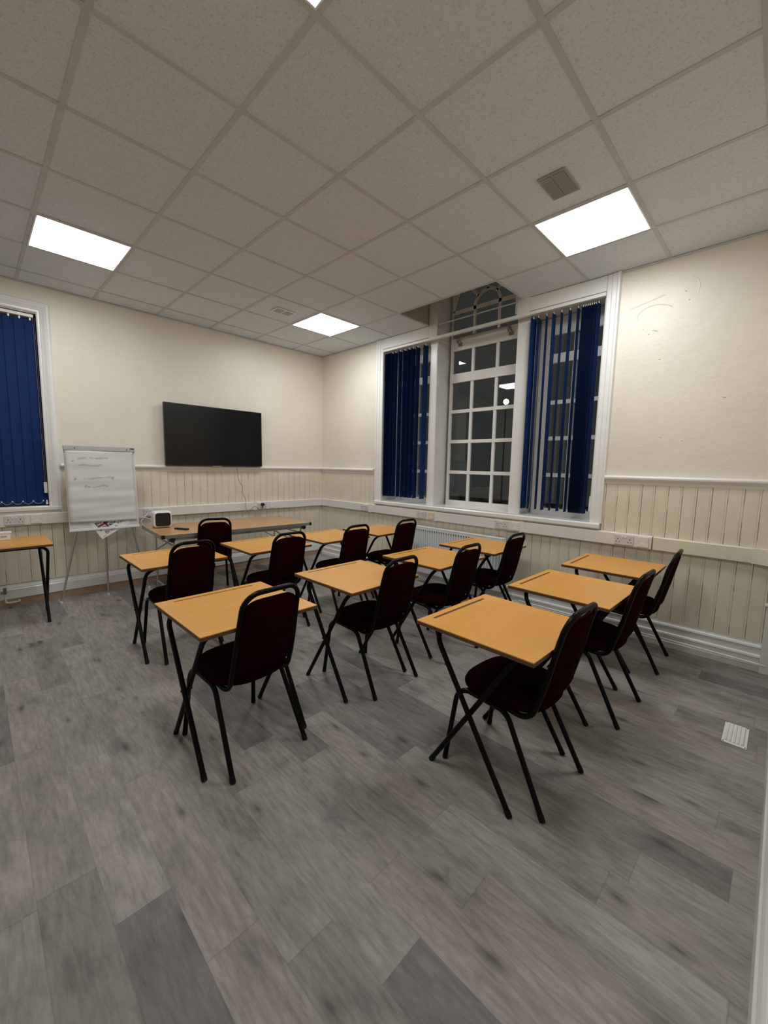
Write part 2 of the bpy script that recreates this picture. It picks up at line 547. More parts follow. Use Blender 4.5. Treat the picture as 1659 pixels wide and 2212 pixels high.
# tongue-and-groove boarding below the dado rail
def boarding(name, wall, a0, a1, z0, z1, phase, pitch=0.0927, d=0.014):
    rnd = random.Random(len(name) * 13)
    mb = MB()
    fn = (lambda a, dd, z: (-dd, a, z)) if wall == 'R' else (lambda a, dd, z: (a, -dd, z))
    k0 = math.ceil((a0 - phase) / pitch); k1 = math.floor((a1 - phase) / pitch)
    seams = [phase + k * pitch for k in range(k0, k1 + 1)]
    edges = [a0] + seams + [a1]
    for i in range(len(edges) - 1):
        s0, s1 = edges[i], edges[i + 1]
        if s1 - s0 < 0.008: continue
        c = 0.0035
        pr = [(s0, 0.0), (s0, d - 0.005), (s0 + c, d), (s0 + 0.010, d), (s0 + 0.013, d - 0.003), (s0 + 0.016, d), (s1 - c, d), (s1, d - 0.005), (s1, 0.0)]
        n = len(pr)
        vs = [fn(a, dd, z0) for a, dd in pr] + [fn(a, dd, z1) for a, dd in pr]
        mb.add(vs, [(j, j + 1, n + j + 1, n + j) for j in range(n - 1)], 0)
    for s0 in seams:                       # open, dirty gaps between some boards
        z = z0 + 0.02
        strong = rnd.random()
        while z < z1 - 0.03:
            ln = rnd.uniform(0.02, 0.22)
            if rnd.random() < 0.28 + 0.5 * strong:
                hw = rnd.uniform(0.0006, 0.0011 + 0.0012 * strong)
                zt = min(z + ln, z1)
                mb.add([fn(s0 - hw, d - 0.0032, z), fn(s0 + hw, d - 0.0032, z), fn(s0 + hw, d - 0.0032, zt), fn(s0 - hw, d - 0.0032, zt)], [(0, 1, 2, 3)], 1)
            z += ln
    return struct(mb.build(name, [MT['wains'], MT['crack']], weld=False))
boarding('trim_boarding_left', 'L', -3.325, 0.0, 0.22, 1.33, -2.49, 0.0932)
boarding('trim_boarding_under_left_window', 'L', -4.95, -3.325, 0.22, 0.90, -2.49, 0.0932)
boarding('trim_boarding_right_corner', 'R', -1.222, 0.0, 0.21, 1.33, -4.186)
boarding('trim_boarding_under_window', 'R', -4.17, -1.222, 0.21, 0.90, -4.186)
boarding('trim_boarding_right', 'R', -5.30, -4.17, 0.21, 1.33, -4.186)

# corner boxing where the window wall ends
cb = MB().box(-0.05, 0, -5.40, -5.30, 0, 0.50).box(-0.065, 0, -5.40, -5.29, 0.50, 0.515)
struct(cb.build('trim_corner_boxing', MT['trim_cream'], bevel=0.003))

# cable trunking
def trunk_box(name, mb):
    return struct(mb.build(name, MT['trunk'], bevel=0.004))
tk = [(0.0, 0.792), (0.044, 0.792), (0.050, 0.798), (0.050, 0.897), (0.044, 0.903), (0.0, 0.903)]
fnL = lambda p, a: (a, -p[0], p[1])
fnR = lambda p, a: (-p[0], a, p[1])
def trunk(name, fn, segs):
    mb = MB()
    for a0, a1 in segs:
        mb.prism(tk, fn, a0, a1)
    for (a0, a1), (b0, b1) in zip(segs[:-1], segs[1:]):
        mb.prism([(0, 0.789), (0.052, 0.789), (0.052, 0.906), (0, 0.906)], fn, a1 - 0.02, b0 + 0.02)
    return mb
struct(trunk('t', fnL, [(-4.95, -3.80), (-3.79, -2.70), (-2.69, -1.20), (-1.19, -0.052)]).build('trim_trunking_left', MT['trunk'], weld=False))
mbw = trunk('t', fnR, [(-4.57, -3.44), (-3.43, -2.33), (-2.32, -1.18), (-1.17, -0.0)])
# rounded turn onto the near wall
mb = trunk('t', fnR, [(-5.19, -4.58)])
struct(mbw.build('trim_trunking_window', MT['trunk'], weld=False))
pts_o = [(-0.05, -5.19)] + [(-0.05 - 0.14 * (1 - math.cos(a)), -5.19 - 0.16 * math.sin(a)) for a in [PI / 2 * k / 8 for k in range(1, 9)]] + [(-2.88, -5.35)]
pts_i = [(0.0, -5.19)] + [(0.0 - 0.14 * (1 - math.cos(a)), -5.19 - 0.21 * math.sin(a)) for a in [PI / 2 * k / 8 for k in range(1, 9)]] + [(-2.88, -5.40)]
vs = []
for (xo_, yo_), (xi_, yi_) in zip(pts_o, pts_i):
    vs += [(xo_, yo_, 0.792), (xo_, yo_, 0.903), (xi_, yi_, 0.903), (xi_, yi_, 0.792)]
mb.add(vs, [(i * 4 + k, i * 4 + (k + 1) % 4, (i + 1) * 4 + (k + 1) % 4, (i + 1) * 4 + k) for i in range(len(pts_o) - 1) for k in range(4)], 0)
struct(mb.build('trim_trunking_right', MT['cream'], weld=False))

# ------------------------------------------------------------------ window_1: tall three-part window
win = bpy.data.objects.new('window_1', None); COL.objects.link(win); struct(win)
win.location = (0, 0, 0)
Y = dict(L0=-1.30, L1=-2.115, M1=-2.24, M2=-3.24, R0=-3.372, R1=-4.12)
# architrave, sides with a stepped profile
ap = [(0, 0), (0.012, 0), (0.018, 0.010), (0.018, 0.040), (0.026, 0.050), (0.026, 0.082), (0.036, 0.090), (0.036, 0.108), (0.0, 0.112)]
mb = MB()
mb.prism(ap, lambda p, a: (-p[0], -4.062 - p[1], a), 0.965, H - 0.001)
mb.prism(ap, lambda p, a: (-p[0], -1.352 + p[1], a), 0.965, H - 0.001)
mb.box(-0.018, 0.0, -2.115, -1.352, 2.978, H - 0.001)
mb.box(-0.018, 0.0, -4.062, -3.373, 2.978, H - 0.001)
mb.box(-0.018, 0.0, -2.24, -2.116, 2.97, 4.0)      # casing running up through the ceiling opening
mb.box(-0.018, 0.0, -3.372, -3.24, 2.97, 4.0)
mb.build('architrave', MT['trim'], win, bevel=0.002, weld=False)
# reveals, mullions
mb = MB()
mb.box(0, WT, -1.352, -1.30, 0.94, 2.985)
mb.box(0, WT, -4.12, -4.062, 0.94, 2.985)
mb.box(0.001, WT, -2.115, -1.352, 2.974, 2.984)
mb.box(0.001, WT, -4.062, -3.372, 2.974, 2.984)
mb.build('window_lining', MT['trim'], win, weld=False)
for s, (ya, yb) in enumerate([(-2.19, -2.075), (-3.345, -3.205)]):
    m2 = MB()
    m2.box(0.075, WT, ya, yb, 0.95, 2.984)
    m2.box(0.001, WT, ya, yb, 2.985, 4.0)
    m2.build('mullion', MT['trim'], win, bevel=0.012, bseg=3, weld=False)
sl = MB()
sl.box(-0.02, WT, -4.115, -1.31, 0.935, 0.968)
sl.prism([(-0.0, 0.915), (-0.050, 0.915), (-0.058, 0.925), (-0.058, 0.955), (-0.048, 0.968), (0.0, 0.968)], lambda p, a: (p[0], a, p[1]), -4.16, -1.262)
sl.prism([(0.0, 0.905), (-0.030, 0.905), (-0.040, 0.915), (0.0, 0.915)], lambda p, a: (p[0], a, p[1]), -4.15, -1.272)
sl.build('window_sill', MT['trim'], win, weld=False)
# sashes with glazing bars
GXP = 0.30
def sash(y0, y1, bars, zb, z_rows, stile0=0.03, stile1=0.03, depth=0.05):
    """y0<y1 opening; bars: bar centres; z_rows: list of (z0,z1) horizontal members"""
    m = MB()
    x0, x1 = GXP - depth / 2, GXP + depth / 2
    m.box(x0, x1, y0, y0 + stile0, zb[0], zb[1]); m.box(x0, x1, y1 - stile1, y1, zb[0], zb[1])
    for (a, b) in z_rows:
        thick = 0.004 if b - a > 0.05 else -0.003
        m.box(x0 - thick, x1 + thick, y0, y1, a, b)
    for c in bars:
        m.box(x0 + 0.006, x1 - 0.006, c - 0.0165, c + 0.0165, zb[0], zb[1])
    return m
rows = [(0.968, 1.032), (1.362, 1.402), (1.738, 1.778), (2.103, 2.143), (2.468, 2.575)]
sash(-3.24, -2.24, [-2.552, -2.872], (0.968, 2.86), rows + [(2.845, 2.992)], 0.055, 0.03).build('window_frame', MT['trim'], win, weld=False)
side_rows = rows[:4] + [(2.515, 2.605), (2.79, 2.96)]
sash(-4.062, -3.372, [-3.725], (0.968, 2.96), side_rows, 0.06, 0.105).build('window_frame', MT['trim'], win, weld=False)
sash(-2.115, -1.352, [-1.715], (0.968, 2.96), side_rows, 0.06, 0.06).build('window_frame', MT['trim'], win, weld=False)
# arched fanlight of the middle bay
fl = MB()
cy_, cz_, Ro, Ri = -2.712, 3.30, 0.462, 0.165
x0, x1 = GXP - 0.025, GXP + 0.025
fl.box(x0, x1, -3.24, cy_ - Ro, 2.99, 3.86); fl.box(x0, x1, cy_ + Ro, -2.24, 2.99, 3.86)
N = 28
for k in range(N):          # spandrel above the big arch
    a0, a1 = PI * k / N, PI * (k + 1) / N
    p = [(cy_ + Ro * math.cos(a), cz_ + Ro * math.sin(a)) for a in (a0, a1)]
    q = [(p[0][0], 3.86), (p[1][0], 3.86)]
    fl.prism([p[0], p[1], q[1], q[0]], lambda t, xx: (xx, t[0], t[1]), x0, x1)
def arc_bar(R, wd, nn=20):
    for k in range(nn):
        a0, a1 = PI * k / nn, PI * (k + 1) / nn
        poly = [(cy_ + rr * math.cos(a), cz_ + rr * math.sin(a)) for rr, a in ((R - wd / 2, a0), (R + wd / 2, a0), (R + wd / 2, a1), (R - wd / 2, a1))]
        fl.prism(poly, lambda t, xx: (xx, t[0], t[1]), x0 + 0.006, x1 - 0.006)
arc_bar(Ri, 0.036)
arc_bar(Ro - 0.01, 0.03)
for c in (-2.552, -2.872):
    fl.box(x0 + 0.006, x1 - 0.006, c - 0.0165, c + 0.0165, 2.99, cz_)
fl.box(x0 + 0.006, x1 - 0.006, -3.24, -2.24, cz_ - 0.022, cz_ + 0.018)
for a in (math.radians(45), math.radians(78), math.radians(135), math.radians(102)):
    if a in (math.radians(78), math.radians(102)):
        continue
    d = Vector((math.cos(a), math.sin(a))); n = Vector((-d.y, d.x)) * 0.017
    p0 = Vector((cy_, cz_)) + d * Ri; p1 = Vector((cy_, cz_)) + d * Ro
    fl.prism([p0 - n, p1 - n, p1 + n, p0 + n], lambda t, xx: (xx, t[0], t[1]), x0 + 0.006, x1 - 0.006)
a = PI / 2
fl.box(x0 + 0.006, x1 - 0.006, cy_ - 0.017, cy_ + 0.017, cz_ + Ri, cz_ + Ro)
fl.build('fanlight_frame', MT['trim'], win, weld=False)
for ya, yb, zt in ((-3.24, -2.24, 3.86), (-4.062, -3.372, 2.96), (-2.115, -1.352, 2.96)):
    MB().add([(GXP + 0.004, ya, 0.97), (GXP + 0.004, yb, 0.97), (GXP + 0.004, yb, zt), (GXP + 0.004, ya, zt)], [(0, 1, 2, 3)]).build('glass_pane', MT['glass'], win)
# fanlight opener: brass rod on two brackets with a ring
op = MB()
xo = GXP - 0.075
op.tube([(xo, -2.34, 2.972), (xo, -3.04, 2.975)], 0.0095, 8)
for yy in (-2.36, -3.02):
    op.tube([(GXP - 0.02, yy - 0.03, 2.90), (xo, yy, 2.975)], 0.010, 8)
    op.tube([(GXP - 0.02, yy + 0.03, 2.93), (xo, yy, 2.975)], 0.008, 8)
    op.box(GXP - 0.035, GXP - 0.02, yy - 0.045, yy + 0.01, 2.885, 2.925)
op.build('window_opener', MT['brass'], win, weld=False)
rg = MB()
rg.tube([(xo, -2.61 + 0.014 * math.cos(t), 2.985 + 0.020 * math.sin(t)) for t in [2 * PI * k / 12 for k in range(13)]], 0.004, 6)
rg.build('pull_ring', MT['brass'], win, weld=False)

# ------------------------------------------------------------------ window_2: left window
w2 = bpy.data.objects.new('window_2', None); COL.objects.link(w2); struct(w2)
def rect_frame(prof, x0, x1, z0, z1):
    """mitred frame, prof = (outward offset, protrusion from wall)"""
    m = MB()
    loops = [[(x0 - w_, -d_, z0 - w_), (x1 + w_, -d_, z0 - w_), (x1 + w_, -d_, z1 + w_), (x0 - w_, -d_, z1 + w_)] for w_, d_ in prof]
    vs = [v for lp in loops for v in lp]
    fs = []
    for i in range(len(loops) - 1):
        for k in range(4):
            fs.append((i * 4 + k, i * 4 + (k + 1) % 4, (i + 1) * 4 + (k + 1) % 4, (i + 1) * 4 + k))
    return m.add(vs, fs)
prof2 = [(0.0, 0.0), (0.0, 0.014), (0.010, 0.020), (0.024, 0.020), (0.030, 0.026), (0.034, 0.022), (0.058, 0.036), (0.072, 0.040), (0.078, 0.032), (0.092, 0.030), (0.100, 0.024), (0.108, 0.014), (0.110, 0.0)]
rect_frame(prof2, -4.62, -3.43, 0.972, 2.842).build('architrave', MT['trim'], w2)
mb = MB()
mb.box(-3.43, -3.415, 0, 0.24, 0.965, 2.845).box(-4.635, -4.62, 0, 0.24, 0.965, 2.845).box(-4.62, -3.43, 0, 0.24, 2.842, 2.855).box(-4.62, -3.43, 0, 0.24, 0.955, 0.972)
mb.build('window_lining', MT['trim'], w2, weld=False)
sl = MB().box(-4.80, -3.335, -0.055, 0.0, 0.93, 0.968).box(-4.78, -3.345, -0.04, 0.0, 0.905, 0.93)
sl.build('window_sill', MT['trim'], w2, bevel=0.006, bseg=3, weld=False)
mb = MB()
for x in (-4.60, -4.02, -3.455):
    mb.box(x - 0.025, x + 0.025, 0.16, 0.20, 0.97, 2.84)
for z in (0.99, 1.38, 1.76, 2.12, 2.52, 2.82):
    mb.box(-4.62, -3.43, 0.165, 0.195, z - 0.018, z + 0.018)
mb.build('window_frame', MT['trim'], w2, weld=False)
MB().add([(-4.62, 0.18, 0.97), (-3.43, 0.18, 0.97), (-3.43, 0.18, 2.84), (-4.62, 0.18, 2.84)], [(0, 1, 2, 3)]).build('glass_pane', MT['glass'], w2)

# ------------------------------------------------------------------ ceiling light panels
def make_panel(loc, label):
    t = thing('ceiling_light', label, 'light', loc, 0, 'square light panels in the ceiling')
    m = MB()
    G = 10
    vs = []
    for j in range(G + 1):
        for i in range(G + 1):
            u, v = i / G, j / G
            vs.append((0.020 + 0.56 * u, 0.020 + 0.56 * v, -0.004 - 0.014 * (1 - (2 * u - 1) ** 4) * (1 - (2 * v - 1) ** 4)))  # bulge added to a flush panel so it casts a halo on the ceiling
    m.add(vs, [(j * (G + 1) + i, j * (G + 1) + i + 1, (j + 1) * (G + 1) + i + 1, (j + 1) * (G + 1) + i) for j in range(G) for i in range(G)], 0, True)
    m.box(0.021, 0.579, 0.021, 0.579, -0.0035, 0.004)
    m.build('diffuser', MT['panel'], t, weld=False)
    fr = MB()
    fr.box(0.012, 0.588, 0.012, 0.020, -0.004, 0.010).box(0.012, 0.588, 0.580, 0.588, -0.004, 0.010)
    fr.box(0.012, 0.020, 0.020, 0.580, -0.004, 0.010).box(0.580, 0.588, 0.020, 0.580, -0.004, 0.010)
    fr.build('panel_frame', MT['frame_w'], t, weld=False)
    return t
PL = ['bright square ceiling light panel above the flipchart and left window',
      'bright square ceiling light panel in the far corner beside the small vent',
      'bright square ceiling light panel beside the large grey vent near the right window',
      'bright square ceiling light panel cut off by the top edge of the photo']
p0 = make_panel((lights_xy[0][0], lights_xy[0][1], H + 0.001), PL[0])
for (lx, ly), lab in zip(lights_xy[1:], PL[1:]):
    dup(p0, (lx, ly, H + 0.001), 0, lab)

# ceiling vents
t = thing('ceiling_vent', 'large grey square louvred vent in the ceiling beside the right light panel', 'vent', (-1.43, -4.203, H))
MB().box(-0.120, 0.120, -0.080, 0.080, -0.006, 0.002).build('vent_frame', MT['vent'], t, bevel=0.002)
m = MB()
for r_ in range(2):
    for k in range(11):
        xx = -0.098 + k * 0.0196
        m.obox((xx, -0.036 + r_ * 0.072, -0.008), (0.012, 0.062, 0.003), Matrix.Rotation(0.5, 3, 'Y'))
m.build('louvre', MT['vent'], t, weld=False)
m = MB()
for r_ in range(2):
    m.box(-0.108, 0.108, -0.068 + r_ * 0.072, -0.005 + r_ * 0.072, -0.0068, -0.005)
m.build('vent_opening', MT['gap'], t, weld=False)
t = thing('ceiling_vent', 'small white vent with two dark openings in the ceiling near the far corner light', 'vent', (-1.435, -1.205, H))
MB().box(-0.115, 0.115, -0.075, 0.075, -0.006, 0.002).build('vent_frame', MT['white'], t, bevel=0.002)
MB().box(-0.098, -0.008, -0.055, 0.055, -0.0075, -0.005).box(0.008, 0.098, -0.055, 0.055, -0.0075, -0.005).build('vent_opening', MT['vent'], t, weld=False)

# floor vent
t = thing('floor_vent', 'white ridged rectangular air vent cover set in the grey floor', 'vent', (-1.098, -5.247, 0.0))
m = MB().box(-0.120, 0.120, -0.052, 0.052, 0, 0.005)
m.build('vent_plate', MT['white'], t, bevel=0.002)
for k in range(5):
    yy = -0.034 + k * 0.017
    MB().prism([(-0.0065, 0.005), (0.0065, 0.005), (0.004, 0.0125), (-0.001, 0.0135)], lambda p, a: (a, yy + p[0], p[1]), -0.102, 0.102).build('louvre', MT['white'], t)
for sx in (-1, 1):
    for sy in (-1, 1):
        MB().box(sx * 0.112 - 0.004, sx * 0.112 + 0.004, sy * 0.045 - 0.0025, sy * 0.045 + 0.0025, 0.0048, 0.0056).build('screw', MT['hole'], t)

# ------------------------------------------------------------------ sockets on the trunking
def place_on(wall, t, a, z):
    if wall == 'R':
        t.location = (-0.0505, a, z); t.rotation_euler = (0, 0, -PI / 2)
    else:
        t.location = (a, -0.0505, z); t.rotation_euler = (0, 0, 0)
def double_socket(wall, a, label, z=0.848):
    t = thing('double_socket', label, 'socket', group='double power sockets on the wall trunking')
    place_on(wall, t, a, z)
    # local: x along wall, -y into the room
    MB().box(-0.073, 0.073, -0.009, 0, -0.043, 0.043).build('faceplate', MT['plate'], t, bevel=0.003)
    for s in (-1, 1):
        m = MB()
        m.box(s * 0.012 - 0.008, s * 0.012 + 0.008, -0.014, -0.009, 0.018, 0.036)
        m.build('switch', MT['white'], t, bevel=0.0015)
        h = MB()
        cx = s * 0.045
        h.box(cx - 0.003, cx + 0.003, -0.0098, -0.0085, 0.002, 0.013)
        h.box(cx - 0.016, cx - 0.008, -0.0098, -0.0085, -0.020, -0.014)
        h.box(cx + 0.008, cx + 0.016, -0.0098, -0.0085, -0.020, -0.014)
        h.build('pin_holes', MT['hole'], t, weld=False)
    return t
def single_outlet(wall, a, label, m_=None, z=0.848):
    t = thing('data_outlet', label, 'socket', group='single outlets on the wall trunking')
    place_on(wall, t, a, z)
    MB().box(-0.043, 0.043, -0.009, 0, -0.043, 0.043).build('faceplate', m_ or MT['trunk'], t, bevel=0.003)
    for s in (-1, 1):
        MB().box(s * 0.030 - 0.002, s * 0.030 + 0.002, -0.0096, -0.0085, 0.002, 0.007).build('screw', MT['hole'], t)
    MB().box(-0.014, 0.014, -0.0105, -0.009, -0.026, -0.008).build('port_cover', MT['white'], t, bevel=0.001)
    return t
double_socket('L', -3.705, 'white double power socket on trunking under the left window')
single_outlet('L', -3.543, 'cream single outlet on trunking just right of the left window socket')
double_socket('L', -2.520, 'white double power socket on trunking behind the white cube speaker')
single_outlet('L', -2.375, 'white single outlet on trunking above the table, right of the cube speaker')
double_socket('L', -1.098, 'white double power socket with the black television plug in it')
single_outlet('L', -0.935, 'white single outlet on trunking right of the black television plug')
double_socket('R', -1.067, 'white double power socket on window wall trunking nearest the corner')
double_socket('R', -2.115, 'white double power socket on trunking above the left end of the white radiator')
single_outlet('R', -2.272, 'yellowed single outlet on trunking above the white radiator', MT['yellow'])
double_socket('R', -3.212, 'white double power socket on trunking above the right end of the radiator')
single_outlet('R', -3.368, 'cream single outlet on trunking below the right window blind')
double_socket('R', -4.368, 'white double power socket on trunking below the right window corner')
single_outlet('R', -4.508, 'rightmost white single outlet on the wall trunking')

# television, its cable and plug
t = thing('television', 'large black flat screen television mounted on the cream wall', 'television', (-1.722, 0, 1.396))
MB().box(-0.622, 0.622, -0.085, -0.045, 0.0, 0.738).build('casing', MT['black'], t, bevel=0.004)
MB().box(-0.614, 0.614, -0.0868, -0.084, 0.014, 0.730).build('screen', MT['screen'], t)
MB().box(-0.07, 0.05, -0.088, -0.080, -0.007, 0.001).build('logo_bar', MT['chrome'], t)
MB().box(-0.30, 0.30, -0.047, -0.002, 0.15, 0.55).build('wall_bracket', MT['black'], t)
t = thing('television_cable', 'thin brown cable dangling from the television to the black plug', 'cable', (-1.46, -0.062, 1.372))
pts = []
cp = [(-0.0, 0.0, 0.02), (0.012, 0, -0.08), (0.02, 0, -0.15), (0.075, -0.0, -0.26), (0.070, 0.0, -0.33), (0.11, -0.01, -0.42), (0.112, -0.012, -0.53), (0.135, -0.012, -0.585), (0.19, -0.012, -0.56), (0.245, -0.012, -0.525), (0.30, -0.012, -0.56), (0.345, -0.012, -0.572), (0.362, -0.015, -0.545)]
def catmull(cp, n=6):
    cp = [Vector(c) for c in cp]
    out = []
    for i in range(len(cp) - 1):
        p0 = cp[max(i - 1, 0)]; p1 = cp[i]; p2 = cp[i + 1]; p3 = cp[min(i + 2, len(cp) - 1)]
        for k in range(n):
            u = k / n
            out.append(0.5 * ((2 * p1) + (-p0 + p2) * u + (2 * p0 - 5 * p1 + 4 * p2 - p3) * u * u + (-p0 + 3 * p1 - 3 * p2 + p3) * u ** 3))
    out.append(cp[-1])
    return out
MB().tube(catmull(cp), 0.0032, 8).build('cord', MT['cable'], t, weld=False)
m = MB()
m.tube([(0.362, -0.008, -0.505), (0.362, -0.036, -0.505)], [0.024, 0.020], 14)
m.tube([(0.362, -0.020, -0.50), (0.362, -0.016, -0.550)], [0.012, 0.007], 10)
m.build('plug', MT['black'], t, weld=False)

# ------------------------------------------------------------------ radiators
def radiator(name, label, loc, rz, length, z0, z1, valve=True):
    """local: x along wall (0..length), y=0 wall, -y into room"""
    t = thing(name, label, 'radiator', loc, rz)
    d0, d1 = -0.035, -0.105
    m = MB()
    n = int(length / 0.0335)
    pitch = length / n
    pr = []
    for k in range(n):
        a = k * pitch
        pr += [(a + 0.004, d1 + 0.014), (a + 0.010, d1), (a + pitch - 0.010, d1), (a + pitch - 0.004, d1 + 0.014)]
    zt, zb = z1 - 0.035, z0 + 0.035
    N_ = len(pr)
    vs = [(x, y, zb) for x, y in pr] + [(x, y, zt) for x, y in pr]
    m.add(vs, [(i, i + 1, N_ + i + 1, N_ + i) for i in range(N_ - 1)])
    m.box(0, length, d1 + 0.015, d1 + 0.018, z0, z1)
    m.box(0, length, d1, d1 + 0.012, z1 - 0.034, z1 - 0.006)
    m.box(0, length, d1, d1 + 0.012, z0, z0 + 0.034)
    m.build('front_panel', MT['rad'], t, weld=False)
    sl_ = MB()
    for k in range(1, n):
        a = k * pitch
        sl_.box(a - 0.0065, a + 0.0065, d1 + 0.0005, d1 + 0.003, z1 - 0.050, z1 - 0.036)
    sl_.build('air_slots', MT['gap'], t, weld=False)
    c = MB()
    c.box(-0.002, length + 0.002, d1 - 0.002, d0, z1 - 0.008, z1)
    c.build('top_grille', MT['rad'], t, bevel=0.002)
    for xx in (-0.001, length - 0.003):
        MB().box(xx, xx + 0.004, d1, d0, z0 + 0.02, z1 - 0.008).build('side_panel', MT['rad'], t)
    MB().box(0.01, length - 0.01, d0 - 0.015, d0, z0, z1 - 0.03).box(0.15, 0.19, d0, 0.0, z0 + 0.1, z1 - 0.1).box(length - 0.19, length - 0.15, d0, 0.0, z0 + 0.1, z1 - 0.1).build('back_panel', MT['rad'], t, weld=False)
    if valve:
        for s, xx in ((-1, 0.0), (1, length)):
            v = MB()
            xv = xx + s * 0.035
            v.tube([(xx, -0.07, z0 + 0.03), (xv, -0.07, z0 + 0.03)], 0.010, 8)
            v.tube([(xv, -0.07, z0 + 0.015), (xv, -0.07, z0 + 0.075)], 0.013, 10)
            v.build('valve', MT['brass'], t, weld=False)
            pth = fillet([(xv, -0.07, z0 + 0.02), (xv, -0.07, 0.055), (xv + s * 0.10, -0.07, 0.055), (xv + s * 0.10, -0.0, 0.055)], 0.02, 4)
            MB().tube(pth, 0.0075, 8).build('pipe', MT['trim_cream'], t, weld=False)
    MB().tube([(length + 0.001, -0.07, z1 - 0.05), (length + 0.007, -0.07, z1 - 0.05)], 0.012, 12).build('bleed_cap', MT['hole'], t, weld=False)
    return t
radiator('radiator', 'long white panel radiator on the wall under the tall window', (-0.014, -2.07, 0), -PI / 2, 1.20, 0.14, 0.71)
radiator('radiator', 'white panel radiator under the left window behind the small desk', (-4.75, -0.014, 0), 0, 0.90, 0.13, 0.62)
# heating pipe along the window-wall skirting
pp = MB().tube([(-0.045, -5.33, 0.062), (-0.045, -4.86, 0.070), (-0.045, -3.45, 0.072)], 0.0085, 8)
o = pp.build('heating_pipe', MT['trim'], weld=False)
tag(o, 'thin white heating pipe running along the skirting of the window wall', 'pipe')

# ------------------------------------------------------------------ vertical blinds
def slat_mesh(length, w=0.089):
    m = MB()
    n = 6
    vs = []
    for k in range(n + 1):
        u = -w / 2 + w * k / n
        b = 0.0035 * math.cos(PI * u / w)
        vs += [(u, b, 0), (u, b, -length)]
    m.add(vs, [(2 * k, 2 * k + 2, 2 * k + 3, 2 * k + 1) for k in range(n)], 0, True)
    return m
t = thing('vertical_blind', 'navy vertical blind drawn to both sides of the tall window, on one white rail', 'blind', (0.045, -1.36, 2.940))
MB().box(-0.045 - 0.022, -0.045 + 0.022, -2.70, -0.0, 0.0, 0.030).build('headrail', MT['rail'], t, bevel=0.003)
SL = 1.885
sl0 = None
left = [-1.375, -1.392, -1.409, -1.426, -1.443, -1.460, -1.477, -1.53, -1.612, -1.690, -1.762, -1.828, -1.905, -2.030]
la = [0] * 7 + [8, 6, 4, 2, -2, 4, -6]
right = [(-3.392, -13), (-3.442, 8), (-3.523, 9.5), (-3.593, 0), (-3.666, 8), (-3.743, 2.5), (-3.816, 4.5)] + [(-3.858 - 0.0155 * k, 3) for k in range(8)] + [(-3.992, -2)]
slats = [(y, a) for y, a in zip(left, la)] + right
for i, (y, a) in enumerate(slats):
    ang = math.radians(a)
    if sl0 is None:
        o = slat_mesh(SL).build('slat', MT['blue'], t)
        wo = [MB().box(0.0425, 0.0455, -0.0015, 0.0015, -SL + 0.0, -SL + 0.036).build('slat_weight', MT['white'], o),
              MB().box(-0.006, 0.006, -0.002, 0.006, -0.004, 0.022).build('slat_hook', MT['white'], o)]
        sl0 = (o, wo)
    else:
        o = sl0[0].copy(); COL.objects.link(o); o.parent = t
        for q in sl0[1]:
            qo = q.copy(); COL.objects.link(qo); qo.parent = o
    o.location = (-0.0, y + 1.36, -0.022)
    o.rotation_euler = (0, 0, ang)
    if a == -13:
        pass
MB().tube([(-0.01, -2.685, 0.0), (-0.01, -2.685, -1.75)], 0.0022, 6).tube([(-0.022, -2.69, 0.0), (-0.022, -2.69, -1.75)], 0.0022, 6).build('pull_cord', MT['wcable'], t, weld=False)
MB().tube([(-0.016, -2.688, -1.74), (-0.016, -2.688, -1.88)], [0.012, 0.014], 10).build('cord_weight', MT['white'], t, weld=False)

t = thing('vertical_blind', 'closed navy vertical blind in the left window', 'blind', (-4.60, 0.045, 2.80))
MB().box(0.0, 1.155, -0.022, 0.022, 0.0, 0.028).build('headrail', MT['rail'], t, bevel=0.003)
SL2 = 1.79
s2 = None
nS = 15
for i in range(nS):
    xx = 0.045 + i * (1.085 / (nS - 1))
    if s2 is None:
        o = slat_mesh(SL2).build('slat', MT['blue'], t)
        wo = [MB().box(-0.006, 0.006, -0.004, 0.0, -0.004, 0.020).build('slat_hook', MT['white'], o),
              MB().box(-0.005, 0.005, -0.003, 0.001, -SL2 + 0.028, -SL2 + 0.040).build('slat_weight', MT['white'], o)]
        s2 = (o, wo)
    else:
        o = s2[0].copy(); COL.objects.link(o); o.parent = t
        for q in s2[1]:
            qo = q.copy(); COL.objects.link(qo); qo.parent = o
    o.location = (xx, -0.004, -0.022)
    o.rotation_euler = (0, 0, math.radians(5 + random.uniform(-2, 2)))
ch = MB()
for i in range(nS - 1):
    xa = 0.045 + i * (1.085 / (nS - 1)); xb = xa + 1.085 / (nS - 1)
    pts = [(xa + (xb - xa) * k / 8, -0.013, -SL2 + 0.012 - 0.028 * (1 - (2 * k / 8 - 1) ** 2)) for k in range(9)]
    ch.tube(pts, 0.0012, 5)
ch.build('bottom_chain', MT['wcable'], t, weld=False)
MB().tube([(1.162, -0.02, 0.0), (1.162, -0.02, -1.60)], 0.002, 6).tube([(1.150, -0.022, 0.0), (1.150, -0.022, -1.60)], 0.002, 6).build('pull_cord', MT['cable'], t, weld=False)
MB().box(1.140, 1.168, -0.034, -0.018, -1.70, -1.59).build('cord_weight', MT['trim_cream'], t, bevel=0.004)
MB().tube([(1.158, -0.02, -1.77), (1.158, -0.02, -1.815)], [0.006, 0.012], 8).build('cord_tassel', MT['white'], t, weld=False)

